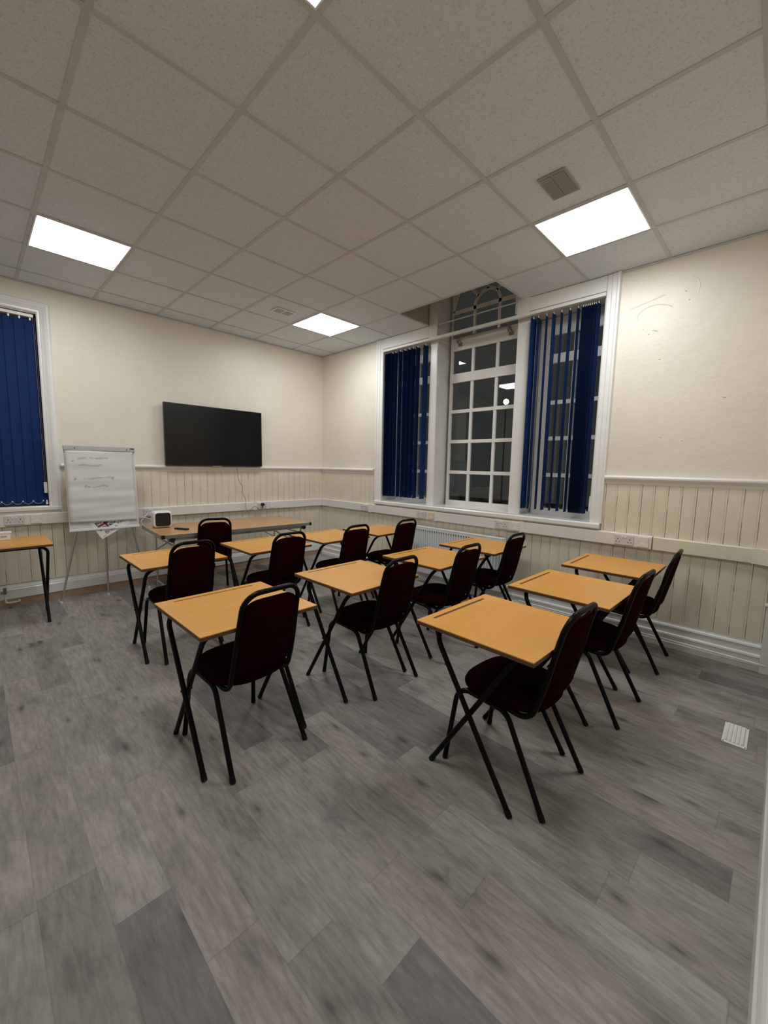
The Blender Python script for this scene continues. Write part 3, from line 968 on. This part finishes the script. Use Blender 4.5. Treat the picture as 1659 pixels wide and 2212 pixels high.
# ------------------------------------------------------------------ exam desk
def make_desk(label, loc, rz, group):
    t = thing('exam_desk', label, 'desk', loc, rz, group)
    # table top: laminate with a real pen groove near the front (+y) edge
    hx, hy, zt = 0.300, 0.292, 0.712
    gx0, gx1, gy0, gy1 = -0.222, 0.222, hy - 0.050, hy - 0.034
    m = MB()
    zl = zt - 0.004
    m.box(-hx, hx, -hy, hy, zt - 0.020, zl - 0.0001, 1)
    m.box(-hx, hx, gy1, hy, zl, zt, 0); m.box(-hx, hx, -hy, gy0, zl, zt, 0)
    m.box(-hx, gx0, gy0, gy1, zl, zt, 0); m.box(gx1, hx, gy0, gy1, zl, zt, 0)
    top = m.build('tabletop', [MT['desk'], MT['edge']], t, weld=False)
    MB().box(gx0, gx1, gy0, gy1, zl - 0.0002, zl + 0.0006).build('pen_groove', MT['groove'], top)
    # two crossing U-frames
    for k, (xo, y_top, y_foot) in enumerate(((0.272, 0.205, -0.212), (0.244, -0.198, 0.215))):
        zb = 0.680
        P = fillet([(-xo, y_foot, 0.012), (-xo, y_top, zb), (xo, y_top, zb), (xo, y_foot, 0.012)], 0.075, 8)
        n = len(P)
        # split: left leg, crossbar, right leg
        i0 = 9; i1 = n - 10
        MB().tube(P[:i0 + 1], 0.0122, 12).build('leg', MT['tube'], t, weld=False)
        MB().tube(P[i1:][::-1], 0.0122, 12).build('leg', MT['tube'], t, weld=False)
        MB().tube(P[i0:i1 + 1], 0.0122, 12, cap=False).build('crossbar', MT['tube'], t, weld=False)
    legs = [c for c in t.children if c.name.startswith('leg')]
    for lg, (sx, k) in zip(legs, ((-1, 0), (1, 0), (-1, 1), (1, 1))):
        xo, yt, yf = ((0.272, 0.205, -0.212), (0.244, -0.198, 0.215))[k]
        d = Vector((0, yt - yf, 0.668)).normalized()
        b = Vector((sx * xo, yf, 0.012))
        MB().tube([b + d * 0.018, b - d * 0.010], 0.0131, 12).build('foot_cap', MT['foot'], lg, weld=False)
    pv = MB()
    for s in (-1, 1):
        pv.tube([(s * 0.232, 0.003, 0.345), (s * 0.286, 0.003, 0.345)], 0.006, 8)
    pv.build('pivot_bolt', MT['tube'], t, weld=False)
    # fixing battens under the top
    MB().box(-0.26, 0.26, 0.192, 0.218, 0.6915, 0.6925).build('fixing_plate', MT['tube'], t)
    return t

def rad(a): return math.radians(a)
GD = 'exam desks in rows'
desk_spots = [
    ((-3.048, -3.341), 0.5, 'nearest-left exam desk, with the chair whose whole back faces the camera'),
    ((-2.222, -4.415), -1.0, 'nearest-right exam desk, front row, chair seat showing under its near edge'),
    ((-2.185, -3.312), 0.5, 'exam desk in the middle of the room, second from left in the middle row'),
    ((-1.345, -4.425), -0.5, 'right-hand middle exam desk, between the nearest-right and far-right desks'),
    ((-0.490, -4.420), 1.0, 'far-right exam desk closest to the window wall below the double socket'),
    ((-2.902, -1.970), 0.0, 'back-row exam desk at far left, beside the flipchart legs'),
    ((-2.110, -1.975), 0.0, 'back-row exam desk in front of the long table, second from left'),
    ((-1.345, -3.310), 0.0, 'middle-row exam desk third from left, just before the radiator desk'),
    ((-0.575, -3.310), 0.0, 'exam desk directly in front of the white radiator'),
    ((-1.385, -1.985), 0.0, 'back-row exam desk past the right end of the long table, third from left'),
    ((-0.690, -2.010), 0.0, 'back-row exam desk nearest the far room corner, rightmost in its row'),
]
d0 = make_desk(desk_spots[0][2], (*desk_spots[0][0], 0), rad(desk_spots[0][1]), GD)
for (x, y), a, lab in desk_spots[1:]:
    dup(d0, (x, y, 0), rad(a), lab)
dup(d0, (-3.808, -0.545, 0), rad(180), 'empty exam desk without a chair under the left window, cut by photo edge')

# ------------------------------------------------------------------ stacking chair
def cushion_seat():
    """rounded seat pad: domed top, local coordinates, front = +y"""
    m = MB()
    nx, ny = 44, 7
    cy0 = 0.015
    def rad_(th):      # superellipse outline, wider at the front
        ex = 2.9
        c, s_ = math.cos(th), math.sin(th)
        a_, b_ = 0.203, 0.208
        r_ = (abs(c / a_) ** ex + abs(s_ / b_) ** ex) ** (-1 / ex)
        x, y = r_ * c, r_ * s_
        x *= 1.0 + 0.10 * (y / 0.21) * 0.5
        return x, y
    prof = [(0.0, 0.476), (0.35, 0.475), (0.65, 0.471), (0.85, 0.463), (0.96, 0.448), (1.0, 0.430), (0.985, 0.412), (0.94, 0.400), (0.0, 0.398)]
    vs = []
    for f, z in prof:
        for k in range(nx):
            x, y = rad_(2 * PI * k / nx)
            vs.append((x * max(f, 0.001), cy0 + y * max(f, 0.001), z + (-0.012 * (y * f / 0.21) ** 3 if y > 0 else 0)))
    fs = [(i * nx + k, i * nx + (k + 1) % nx, (i + 1) * nx + (k + 1) % nx, (i + 1) * nx + k) for i in range(len(prof) - 1) for k in range(nx)]
    return m.add(vs, fs, 0, True)

BACK_Y = [(-0.183, 0.44), (-0.198, 0.54), (-0.225, 0.63), (-0.243, 0.73), (-0.262, 0.81), (-0.280, 0.88)]
def back_y(z):
    pts = [(z_, y_) for y_, z_ in BACK_Y]
    if z <= pts[0][0]: return pts[0][1] + (pts[0][0] - z) * 0.35
    for (z0, y0), (z1, y1) in zip(pts[:-1], pts[1:]):
        if z <= z1: return y0 + (y1 - y0) * (z - z0) / (z1 - z0)
    return pts[-1][1]

def make_chair(label, loc, rz, group):
    t = thing('stacking_chair', label, 'chair', loc, rz, group)
    cushion_seat().build('seat', MT['fabric'], t)
    # padded back: rounded outline, thickness 35 mm, follows the leaning frame
    m = MB()
    out = []
    zb, zt_, rc, W = 0.470, 0.832, 0.078, 0.152
    for k in range(0, 7):
        out.append((-W + 2 * W * k / 6, zb - 0.004 * math.sin(PI * k / 6)))
    for k in range(1, 10):
        out.append((W, zb + (zt_ - rc - zb) * k / 9))
    for k in range(1, 9):
        a = PI / 2 * k / 8
        out.append((W - rc + rc * math.cos(a), zt_ - rc + rc * math.sin(a)))
    for k in range(1, 6):
        out.append(((W - rc) * (1 - 2 * k / 6), zt_ + 0.002))
    for k in range(0, 9):
        a = PI / 2 * (1 - k / 8)
        out.append((-W + rc - rc * math.cos(a), zt_ - rc + rc * math.sin(a)))
    for k in range(8, 0, -1):
        out.append((-W, zb + (zt_ - rc - zb) * k / 9))
    n = len(out)
    cz = 0.645
    layers = [(0.0, 0.022), (0.75, 0.021), (0.93, 0.018), (1.0, 0.010), (1.0, -0.008), (0.95, -0.014), (0.0, -0.016)]
    vs = []
    for f, th in layers:
        for x, z in out:
            xx = x * max(f, 0.002); zz = cz + (z - cz) * max(f, 0.002)
            curve = -0.014 * (1 - (xx / 0.155) ** 2)
            vs.append((xx * (1.0 - 0.035 * (zz - 0.47) / 0.36), back_y(zz) + th + curve + 0.002, zz))
    fs = [(i * n + k, i * n + (k + 1) % n, (i + 1) * n + (k + 1) % n, (i + 1) * n + k) for i in range(len(layers) - 1) for k in range(n)]
    m.add(vs, fs, 0, True)
    m.build('backrest', MT['fabric'], t)
    # back frame: one loop, running under the seat at the bottom
    r_ = 0.0122
    xw = 0.194
    xw = 0.160
    half = [(0.120, 0.05, 0.392), (xw, -0.03, 0.386), (xw, -0.150, 0.374), (xw, -0.190, 0.50), (xw - 0.003, back_y(0.60), 0.60), (xw - 0.007, back_y(0.72), 0.72), (xw - 0.013, back_y(0.865), 0.864)]
    pts = [Vector(p) for p in half] + [Vector((-p[0], p[1], p[2])) for p in half[::-1]]
    top = fillet(pts, [0.05, 0.075, 0.3, 0.3, 0.3, 0.085, 0.085, 0.3, 0.3, 0.3, 0.075, 0.05], 7)
    # gentle bow of the top bar backwards
    pp = []
    for p in top:
        if p.z > 0.80:
            p = Vector((p.x, p.y - 0.012 * (1 - min(1, abs(p.x) / xw) ** 2), p.z + 0.006 * (1 - min(1, abs(p.x) / xw) ** 2)))
        pp.append(p)
    MB().tube(pp, r_, 12).build('back_frame', MT['tube'], t, weld=False)
    # side frames: front leg - rail - rear leg
    for s in (-1, 1):
        P = [(s * 0.202, 0.252, 0.010), (s * 0.180, 0.205, 0.392), (s * 0.180, -0.052, 0.378), (s * 0.202, -0.246, 0.010)]
        Q = fillet(P, 0.075, 8)
        i0, i1 = 9, len(Q) - 10
        fl_ = MB().tube(Q[:i0 + 1], r_, 12).build('leg', MT['tube'], t, weld=False)
        rl_ = MB().tube(Q[i1:][::-1], r_, 12).build('leg', MT['tube'], t, weld=False)
        MB().tube(Q[i0:i1 + 1], r_, 12, cap=False).build('side_rail', MT['tube'], t, weld=False)
        for lg, a, b in ((fl_, Vector(P[0]), Vector(P[1])), (rl_, Vector(P[3]), Vector(P[2]))):
            d = (b - a).normalized()
            MB().tube([a + d * 0.020, a - d * 0.008], 0.0131, 12).build('foot_cap', MT['foot'], lg, weld=False)
    MB().box(-0.178, 0.178, 0.140, 0.160, 0.392, 0.398).box(-0.178, 0.178, -0.06, -0.04, 0.385, 0.398).build('seat_support', MT['tube'], t, weld=False)
    return t
GC = 'burgundy stacking chairs at the exam desks'
chair_spots = [
    ((-3.045, -3.402), 3.5, 'nearest-left burgundy chair with black frame, its back to the camera'),
    ((-2.208, -4.490), -2.0, 'nearest-right burgundy chair, round seat tucked under the front-right desk'),
    ((-2.112, -3.380), 1.6, 'burgundy chair in the centre of the room at the middle desk'),
    ((-1.310, -4.530), -2.0, 'burgundy chair between the nearest-right chair and the far-right chair'),
    ((-0.435, -4.535), 2.0, 'far-right burgundy chair closest to the window wall'),
    ((-2.880, -2.040), 1.0, 'burgundy chair at the back-left desk beside the flipchart'),
    ((-2.130, -2.140), 0.0, 'burgundy chair at the back desk in front of the long table'),
    ((-1.405, -3.420), 0.0, 'burgundy chair in the middle row between the centre chair and the radiator'),
    ((-0.640, -3.408), 0.0, 'burgundy chair at the desk in front of the white radiator'),
    ((-1.400, -2.165), 0.0, 'burgundy back-row chair second from the far corner'),
    ((-0.700, -2.180), 0.0, 'burgundy back-row chair nearest the far room corner'),
]
c0 = make_chair(chair_spots[0][2], (*chair_spots[0][0], 0), rad(chair_spots[0][1]), GC)
for (x, y), a, lab in chair_spots[1:]:
    dup(c0, (x, y, 0), rad(a), lab)
dup(c0, (-2.178, -0.928, 0), rad(-14), 'burgundy chair pushed up to the long table below the television')

# ------------------------------------------------------------------ long folding table
t = thing('folding_table', 'long wood-topped folding table with aluminium edge against the television wall', 'table', (-1.845, -0.700, 0), rad(-3.2))
hx, hy, zt = 0.845, 0.405, 0.722
MB().box(-hx + 0.01, hx - 0.01, -hy + 0.01, hy - 0.01, zt - 0.026, zt).build('tabletop', MT['table'], t)
e = MB()
e.box(-hx + 0.03, hx - 0.03, -hy, -hy + 0.01, zt - 0.032, zt + 0.001).box(-hx + 0.03, hx - 0.03, hy - 0.01, hy, zt - 0.032, zt + 0.001)
e.box(-hx, -hx + 0.01, -hy + 0.03, hy - 0.03, zt - 0.032, zt + 0.001).box(hx - 0.01, hx, -hy + 0.03, hy - 0.03, zt - 0.032, zt + 0.001)
e.build('edge_strip', MT['alu'], t, weld=False)
for sx in (-1, 1):
    for sy in (-1, 1):
        c = MB().box(sx * (hx - 0.031), sx * (hx + 0.001), sy * (hy - 0.031), sy * (hy + 0.001), zt - 0.034, zt + 0.0015)
        c.build('corner_cap', MT['black'], t, bevel=0.003)
        k = MB().tube([(sx * (hx - 0.10), sy * (hy - 0.012), zt - 0.052), (sx * (hx - 0.10), sy * (hy - 0.050), zt - 0.052)], 0.026, 16)
        k.build('hinge_knob', MT['black'], t, weld=False)
for sy in (-1, 1):
    MB().box(-hx + 0.06, hx - 0.06, sy * (hy - 0.035) - 0.008, sy * (hy - 0.035) + 0.008, zt - 0.062, zt - 0.027).build('apron_rail', MT['alu'], t)
for sx in (-1, 1):
    xL = sx * (hx - 0.12)
    for sy in (-1, 1):
        P = fillet([(xL, sy * (hy - 0.06), zt - 0.05), (xL, sy * (hy - 0.06), 0.03), (xL, sy * (hy - 0.04), 0.012)], 0.02, 3)
        MB().tube(P, 0.0105, 10).build('leg', MT['chrome'], t, weld=False)
        MB().tube([(xL, sy * (hy - 0.06), 0.45), (sx * (hx - 0.52), sy * (hy - 0.08), zt - 0.035)], 0.007, 8).build('brace', MT['chrome'], t, weld=False)
    MB().tube([(xL, -(hy - 0.06), 0.09), (xL, hy - 0.06, 0.09)], 0.009, 8).tube([(xL, -(hy - 0.06), 0.60), (xL, hy - 0.06, 0.60)], 0.008, 8).build('stretcher', MT['chrome'], t, weld=False)

# white cube speaker with a dark front, facing the room
t = thing('cube_speaker', 'small white rounded cube speaker with black front on the long table', 'speaker', (-2.532, -0.470, 0.7235), rad(-4))
MB().box(-0.090, 0.090, -0.075, 0.075, 0.004, 0.180).build('casing', MT['white'], t, bevel=0.028, bseg=5)
gp = []
for qx, qz, a0 in ((0.048, 0.138, 0), (-0.048, 0.138, 90), (-0.048, 0.046, 180), (0.048, 0.046, 270)):
    for k in range(6):
        a = math.radians(a0 + 18 * k)
        gp.append((qx + 0.026 * math.cos(a), qz + 0.026 * math.sin(a)))
MB().prism(gp, lambda q, yy: (q[0], yy, q[1]), -0.0775, -0.070).build('front_grille', MT['black'], t)
MB().tube([(0.088, 0.0, 0.125), (0.104, 0.0, 0.125)], 0.012, 10).tube([(0.088, 0.0, 0.055), (0.100, 0.0, 0.055)], 0.009, 10).build('knob', MT['white'], t, weld=False)
o = MB().tube(catmull([(-2.595, -0.43, 0.80), (-2.68, -0.36, 0.83), (-2.74, -0.22, 0.79), (-2.73, -0.12, 0.76), (-2.62, -0.09, 0.80), (-2.555, -0.063, 0.83)]), 0.0035, 8).tube(catmull([(-2.59, -0.44, 0.745), (-2.63, -0.44, 0.7275), (-2.66, -0.40, 0.7275), (-2.655, -0.30, 0.7275), (-2.64, -0.12, 0.76), (-2.54, -0.063, 0.84)]), 0.0035, 8).build('speaker_cable', MT['wcable'], weld=False)
tag(o, 'white cables running from the cube speaker up to the wall socket', 'cable')
t = thing('remote_control', 'small black remote control lying on the long table near the speaker', 'remote', (-2.425, -0.765, 0.7235), rad(-62))
MB().box(-0.085, 0.085, -0.020, 0.020, 0.0, 0.018).build('remote_body', MT['black'], t, bevel=0.007, bseg=3)
m = MB()
for i in range(6):
    for j in range(2):
        m.box(-0.06 + i * 0.02, -0.052 + i * 0.02, -0.010 + j * 0.012, -0.002 + j * 0.012, 0.018, 0.0195)
m.build('buttons', MT['grey'], t, weld=False)

# white box on the left desk
t = thing('plastic_box', 'small white plastic device standing on the left desk at the photo edge', 'device', (-3.812, -0.365, 0.7125), rad(3))
MB().box(-0.055, 0.055, -0.030, 0.030, 0.0, 0.060).box(-0.060, 0.065, -0.034, 0.034, 0.058, 0.075).build('casing', MT['white'], t, bevel=0.005, weld=False)
MB().box(-0.012, 0.030, -0.0315, -0.029, 0.025, 0.042).build('label_slot', MT['grey'], t)

# ------------------------------------------------------------------ flipchart easel
t = thing('flipchart_easel', 'white flipchart easel with handwritten paper standing by the left window', 'flipchart', (-3.015, -0.30, 0))
tilt = math.radians(4)       # board leans back
Rt = Matrix.Rotation(-tilt, 3, 'X')
base = Vector((0.0, 0.0, 0.735))
def B3(x, d, h):             # x across, d towards the room, h up the board
    return base + Rt @ Vector((x, -d, h))
def bbox(m, x0, x1, d0_, d1_, h0, h1, mi=0):
    vs = [B3(x, d, h) for x in (x0, x1) for d in (d0_, d1_) for h in (h0, h1)]
    m.add(vs, [(0, 1, 3, 2), (4, 6, 7, 5), (0, 4, 5, 1), (2, 3, 7, 6), (0, 2, 6, 4), (1, 5, 7, 3)], mi)
    return m
bbox(MB(), -0.305, 0.305, 0.0, 0.012, 0.0, 0.84).build('board', MT['board'], t, bevel=0.002)
clamp = bbox(MB(), -0.308, 0.308, -0.002, 0.030, 0.800, 0.848).build('clamp_bar', MT['grey'], t, bevel=0.004)
m = bbox(MB(), 0.262, 0.298, 0.030, 0.0315, 0.826, 0.838); m.build('clamp_badge', MT['black'], clamp)
m = bbox(MB(), -0.222, -0.214, 0.030, 0.033, 0.818, 0.826); bbox(m, 0.226, 0.232, 0.030, 0.033, 0.812, 0.828); m.build('clamp_pin', MT['black'], clamp, weld=False)
bbox(MB(), -0.308, 0.308, 0.018, 0.023, -0.008, 0.016).build('pen_tray', MT['white'], t, bevel=0.003)
# paper pad, gently wavy
pm = MB()
nx_, nz_ = 16, 34
rp = random.Random(3)
ph = [rp.uniform(0, 6) for _ in range(6)]
def wav(x, h):
    k = max(0.0, 1 - h / 0.8)
    return 0.0225 + 0.0028 * math.sin(h * 38 + x * 3 + ph[0]) * (0.4 + 0.8 * k) + 0.0028 * math.sin(h * 71 - x * 5 + ph[1]) * k + 0.002 * math.sin(x * 11 + h * 9 + ph[2])
vs = []
for j in range(nz_ + 1):
    for i in range(nx_ + 1):
        x = -0.298 + 0.582 * i / nx_
        h0 = 0.078 - 0.012 * (i / nx_)
        h = h0 + (0.802 - h0) * j / nz_
        vs.append(B3(x, wav(x, h), h))
pm.add(vs, [(j * (nx_ + 1) + i, j * (nx_ + 1) + i + 1, (j + 1) * (nx_ + 1) + i + 1, (j + 1) * (nx_ + 1) + i) for j in range(nz_) for i in range(nx_)], 0, True)
pad = pm.build('paper_pad', MT['paper'], t)
sol = pad.modifiers.new('thick', 'SOLIDIFY'); sol.thickness = 0.003; sol.offset = 1
# legs and braces
for nm, a, b in (('leg', (-0.235, 0.03, 0.76), (-0.398, 0.07, 0.008)), ('leg', (0.235, 0.03, 0.76), (0.398, 0.07, 0.008)), ('leg', (0.0, 0.04, 0.76), (0.004, 0.075, 0.008))):
    lg = MB().tube([a, b], [0.011, 0.009], 10).build(nm, MT['chrome'], t, weld=False)
    MB().tube([(b[0], b[1], 0.022), (b[0], b[1], 0.0)], 0.012, 10).build('foot_cap', MT['white'], lg, weld=False)

def text_mesh(name, txt, size, m_, parent, xform, shear=0.0, extr=0.0):
    cu = bpy.data.curves.new(name, 'FONT')
    cu.body = txt; cu.size = size; cu.shear = shear; cu.extrude = extr
    tmp = bpy.data.objects.new('tmp', cu); COL.objects.link(tmp)
    bpy.context.view_layer.update()
    me = bpy.data.meshes.new_from_object(tmp.evaluated_get(bpy.context.evaluated_depsgraph_get()))
    bpy.data.objects.remove(tmp)
    for v in me.vertices:
        v.co = xform(v.co.x, v.co.y, v.co.z)
    me.materials.clear(); me.materials.append(m_)
    o = bpy.data.objects.new(name, me); COL.objects.link(o)
    o.parent = parent
    return o
def hand(txt, x0, h0, size, m_, seed, slope=0.0):
    r2 = random.Random(seed)
    pa = [r2.uniform(0, 6) for _ in range(4)]
    def xf(x, y, z):
        xx = x0 + x * 1.25 + 0.003 * math.sin(x * 90 + pa[0])
        hh = h0 + y * (0.85 + 0.3 * math.sin(x * 55 + pa[1])) + slope * x + 0.004 * math.sin(x * 40 + pa[2])
        return B3(xx, wav(xx, hh) + 0.0040 + z, hh)
    return text_mesh('handwriting', txt, size, m_, pad, xf, 0.25)
hand('Rec. Creative', -0.205, 0.712, 0.038, MT['ink'], 1, 0.05)
hand('continuous', -0.198, 0.645, 0.034, MT['ink'], 2, 0.02)
hand('Understanding', -0.170, 0.512, 0.036, MT['ink'], 3, 0.05)
hand('the meaning', -0.165, 0.430, 0.034, MT['ink'], 4, 0.02)
hand('o', -0.252, 0.694, 0.034, MT['inkb'], 5)
hand('2', -0.245, 0.508, 0.036, MT['inkb'], 6)

# printed poster tucked behind the pad, hanging out below the board
po = thing('printed_poster', 'white poster reading British Values with a union flag, tucked in the flipchart', 'poster', (-3.015, -0.30, 0))
pa_ = math.radians(30)
def PX(x, y, z=0.0):
    xx, yy = rot2(x, y, pa_)
    return B3(-0.165 + xx, 0.0365 + z, -0.115 + yy)
m = MB()
m.add([PX(0, 0), PX(0.42, 0), PX(0.42, 0.285), PX(0, 0.285)], [(0, 1, 2, 3)])
def clip_poster(poly):   # keep only what lies below the pad edge (h < 0.085)
    return poly
def PB(x, y, z=0.0):     # in board frame
    return B3(x, 0.0145 + z, y)
def clip(poly, y0, y1):
    def half(pl, keep, yv):
        out = []
        for i in range(len(pl)):
            a, b = pl[i], pl[(i + 1) % len(pl)]
            ia, ib = keep(a[1]), keep(b[1])
            if ia: out.append(a)
            if ia != ib:
                u = (yv - a[1]) / (b[1] - a[1])
                out.append((a[0] + (b[0] - a[0]) * u, yv))
        return out
    pl = half(poly, lambda v: v <= y1, y1)
    return half(pl, lambda v: v >= y0, y0) if pl else pl
def poster_poly(poly, z, mi, mb_):
    """poster coordinates -> board frame"""
    q = []
    for x, y in poly:
        xx, yy = rot2(x, y, pa_)
        q.append((-0.040 + xx, -0.110 + yy))
    q = clip(q, -0.3, 0.12)
    if len(q) > 2:
        mb_.add([PB(x, y, z) for x, y in q], [tuple(range(len(q)))], mi)
sh = MB()
poster_poly([(0.0, 0), (0.30, 0), (0.30, 0.21), (0.0, 0.21)], 0.0, 0, sh)
sheet = sh.build('sheet', MT['white'], po)
sheet.modifiers.new('thick', 'SOLIDIFY').thickness = 0.0008
def ptext(txt, x0, y0, size, m_):
    def xf(x, y, z):
        xx, yy = rot2(x0 + x, y0 + y, pa_)
        return PB(-0.040 + xx, -0.110 + yy, 0.0016)
    return text_mesh('lettering', txt, size, m_, sheet, xf)
ptext('British', 0.060, 0.026, 0.050, MT['red'])
ptext('Values', 0.195, 0.052, 0.048, MT['red'])
ptext('values', 0.018, 0.012, 0.013, MT['navy'])
fgm = MB()
FX0, FX1, FY0, FY1 = 0.035, 0.195, 0.082, 0.175
poster_poly([(FX0, FY0), (FX1, FY0), (FX1, FY1), (FX0, FY1)], 0.0012, 0, fgm)
def diag(p, q, wd, mi, z):
    d = Vector((q[0] - p[0], q[1] - p[1])).normalized(); n = Vector((-d.y, d.x)) * wd / 2
    poster_poly([(p[0] - n.x, p[1] - n.y), (q[0] - n.x, q[1] - n.y), (q[0] + n.x, q[1] + n.y), (p[0] + n.x, p[1] + n.y)], z, mi, fgm)
fxm, fym = (FX0 + FX1) / 2, (FY0 + FY1) / 2
for p, q in (((FX0 + 0.012, FY0 + 0.007), (FX1 - 0.012, FY1 - 0.007)), ((FX1 - 0.012, FY0 + 0.007), (FX0 + 0.012, FY1 - 0.007))):
    diag(p, q, 0.022, 1, 0.0015); diag(p, q, 0.009, 2, 0.0018)
diag((FX0, fym), (FX1, fym), 0.034, 1, 0.0020); diag((fxm, FY0), (fxm, FY1), 0.034, 1, 0.0020)
diag((FX0, fym), (FX1, fym), 0.020, 2, 0.0023); diag((fxm, FY0), (fxm, FY1), 0.020, 2, 0.0023)
fgm.build('union_flag', [MT['navy'], MT['paper'], MT['red']], sheet, weld=False)

# ------------------------------------------------------------------ flaking paint on the right-hand wall
fp = MB()
rq = random.Random(11)
def flake(y, z, w_, h_, ang, th=0.006):
    n = 9
    pts = []
    for k in range(n):
        a = 2 * PI * k / n
        u, v = w_ * math.cos(a) * rq.uniform(0.7, 1.1), h_ * math.sin(a) * rq.uniform(0.7, 1.1)
        pts.append(rot2(u, v, ang))
    base_ = [(0.0, y + p[0], z + p[1]) for p in pts]
    topc = (-th, y, z + h_ * 0.3)
    fp.add(base_ + [topc], [(k, (k + 1) % n, n) for k in range(n)], 0, False)
for (y, z, w_, h_, ang) in [(-4.448, 2.575, 0.034, 0.009, 0.45), (-4.405, 2.555, 0.012, 0.004, 0.0), (-4.497, 2.345, 0.010, 0.009, 0), (-4.63, 2.83, 0.010, 0.007, 0.6),
                            (-4.655, 2.76, 0.009, 0.007, 0.2), (-4.36, 2.60, 0.004, 0.004, 0), (-4.93, 2.0, 0.016, 0.005, 0.3), (-4.55, 1.72, 0.009, 0.005, 0.0), (-4.70, 1.69, 0.010, 0.004, 0.2)]:
    flake(y, z, w_, h_, ang)
def ridge(pts, hw=0.004, th=0.0022):
    for (y0, z0), (y1, z1) in zip(pts[:-1], pts[1:]):
        d = Vector((y1 - y0, z1 - z0)).normalized(); n = Vector((-d.y, d.x)) * hw
        vs = [(0, y0 - n.x, z0 - n.y), (0, y1 - n.x, z1 - n.y), (0, y1 + n.x, z1 + n.y), (0, y0 + n.x, z0 + n.y), (-th, y0, z0), (-th, y1, z1)]
        fp.add(vs, [(0, 1, 5, 4), (3, 4, 5, 2), (0, 4, 3), (1, 2, 5)], 0)
ridge([(-4.315, 2.68), (-4.312, 2.72), (-4.345, 2.755), (-4.40, 2.775), (-4.46, 2.775), (-4.52, 2.755), (-4.55, 2.735)])
ridge([(-4.25, 2.78), (-4.33, 2.80), (-4.42, 2.82), (-4.50, 2.84)], 0.006, 0.0016)
ridge([(-4.66, 2.93), (-4.70, 2.90), (-4.715, 2.85), (-4.71, 2.80)], 0.006, 0.0018)
struct(fp.build('trim_flaking_paint', MT['wall'], weld=False))

# ------------------------------------------------------------------ outside the window
o = MB().box(0.6, 14, -10, 8, -0.12, -0.06).build('ground_outside', MT['ground']); struct(o)
t = thing('street_lamp', 'small round glowing street lamp seen outside through the middle window', 'street lamp', (5.0, -0.455, -0.06))
MB().tube([(0, 0, 0), (0, 0, 2.98)], [0.022, 0.016], 12).build('post', MT['ground'], t, weld=False)
MB().sphere((0, 0, 3.06), 0.062).build('globe', MT['lamp'], t)
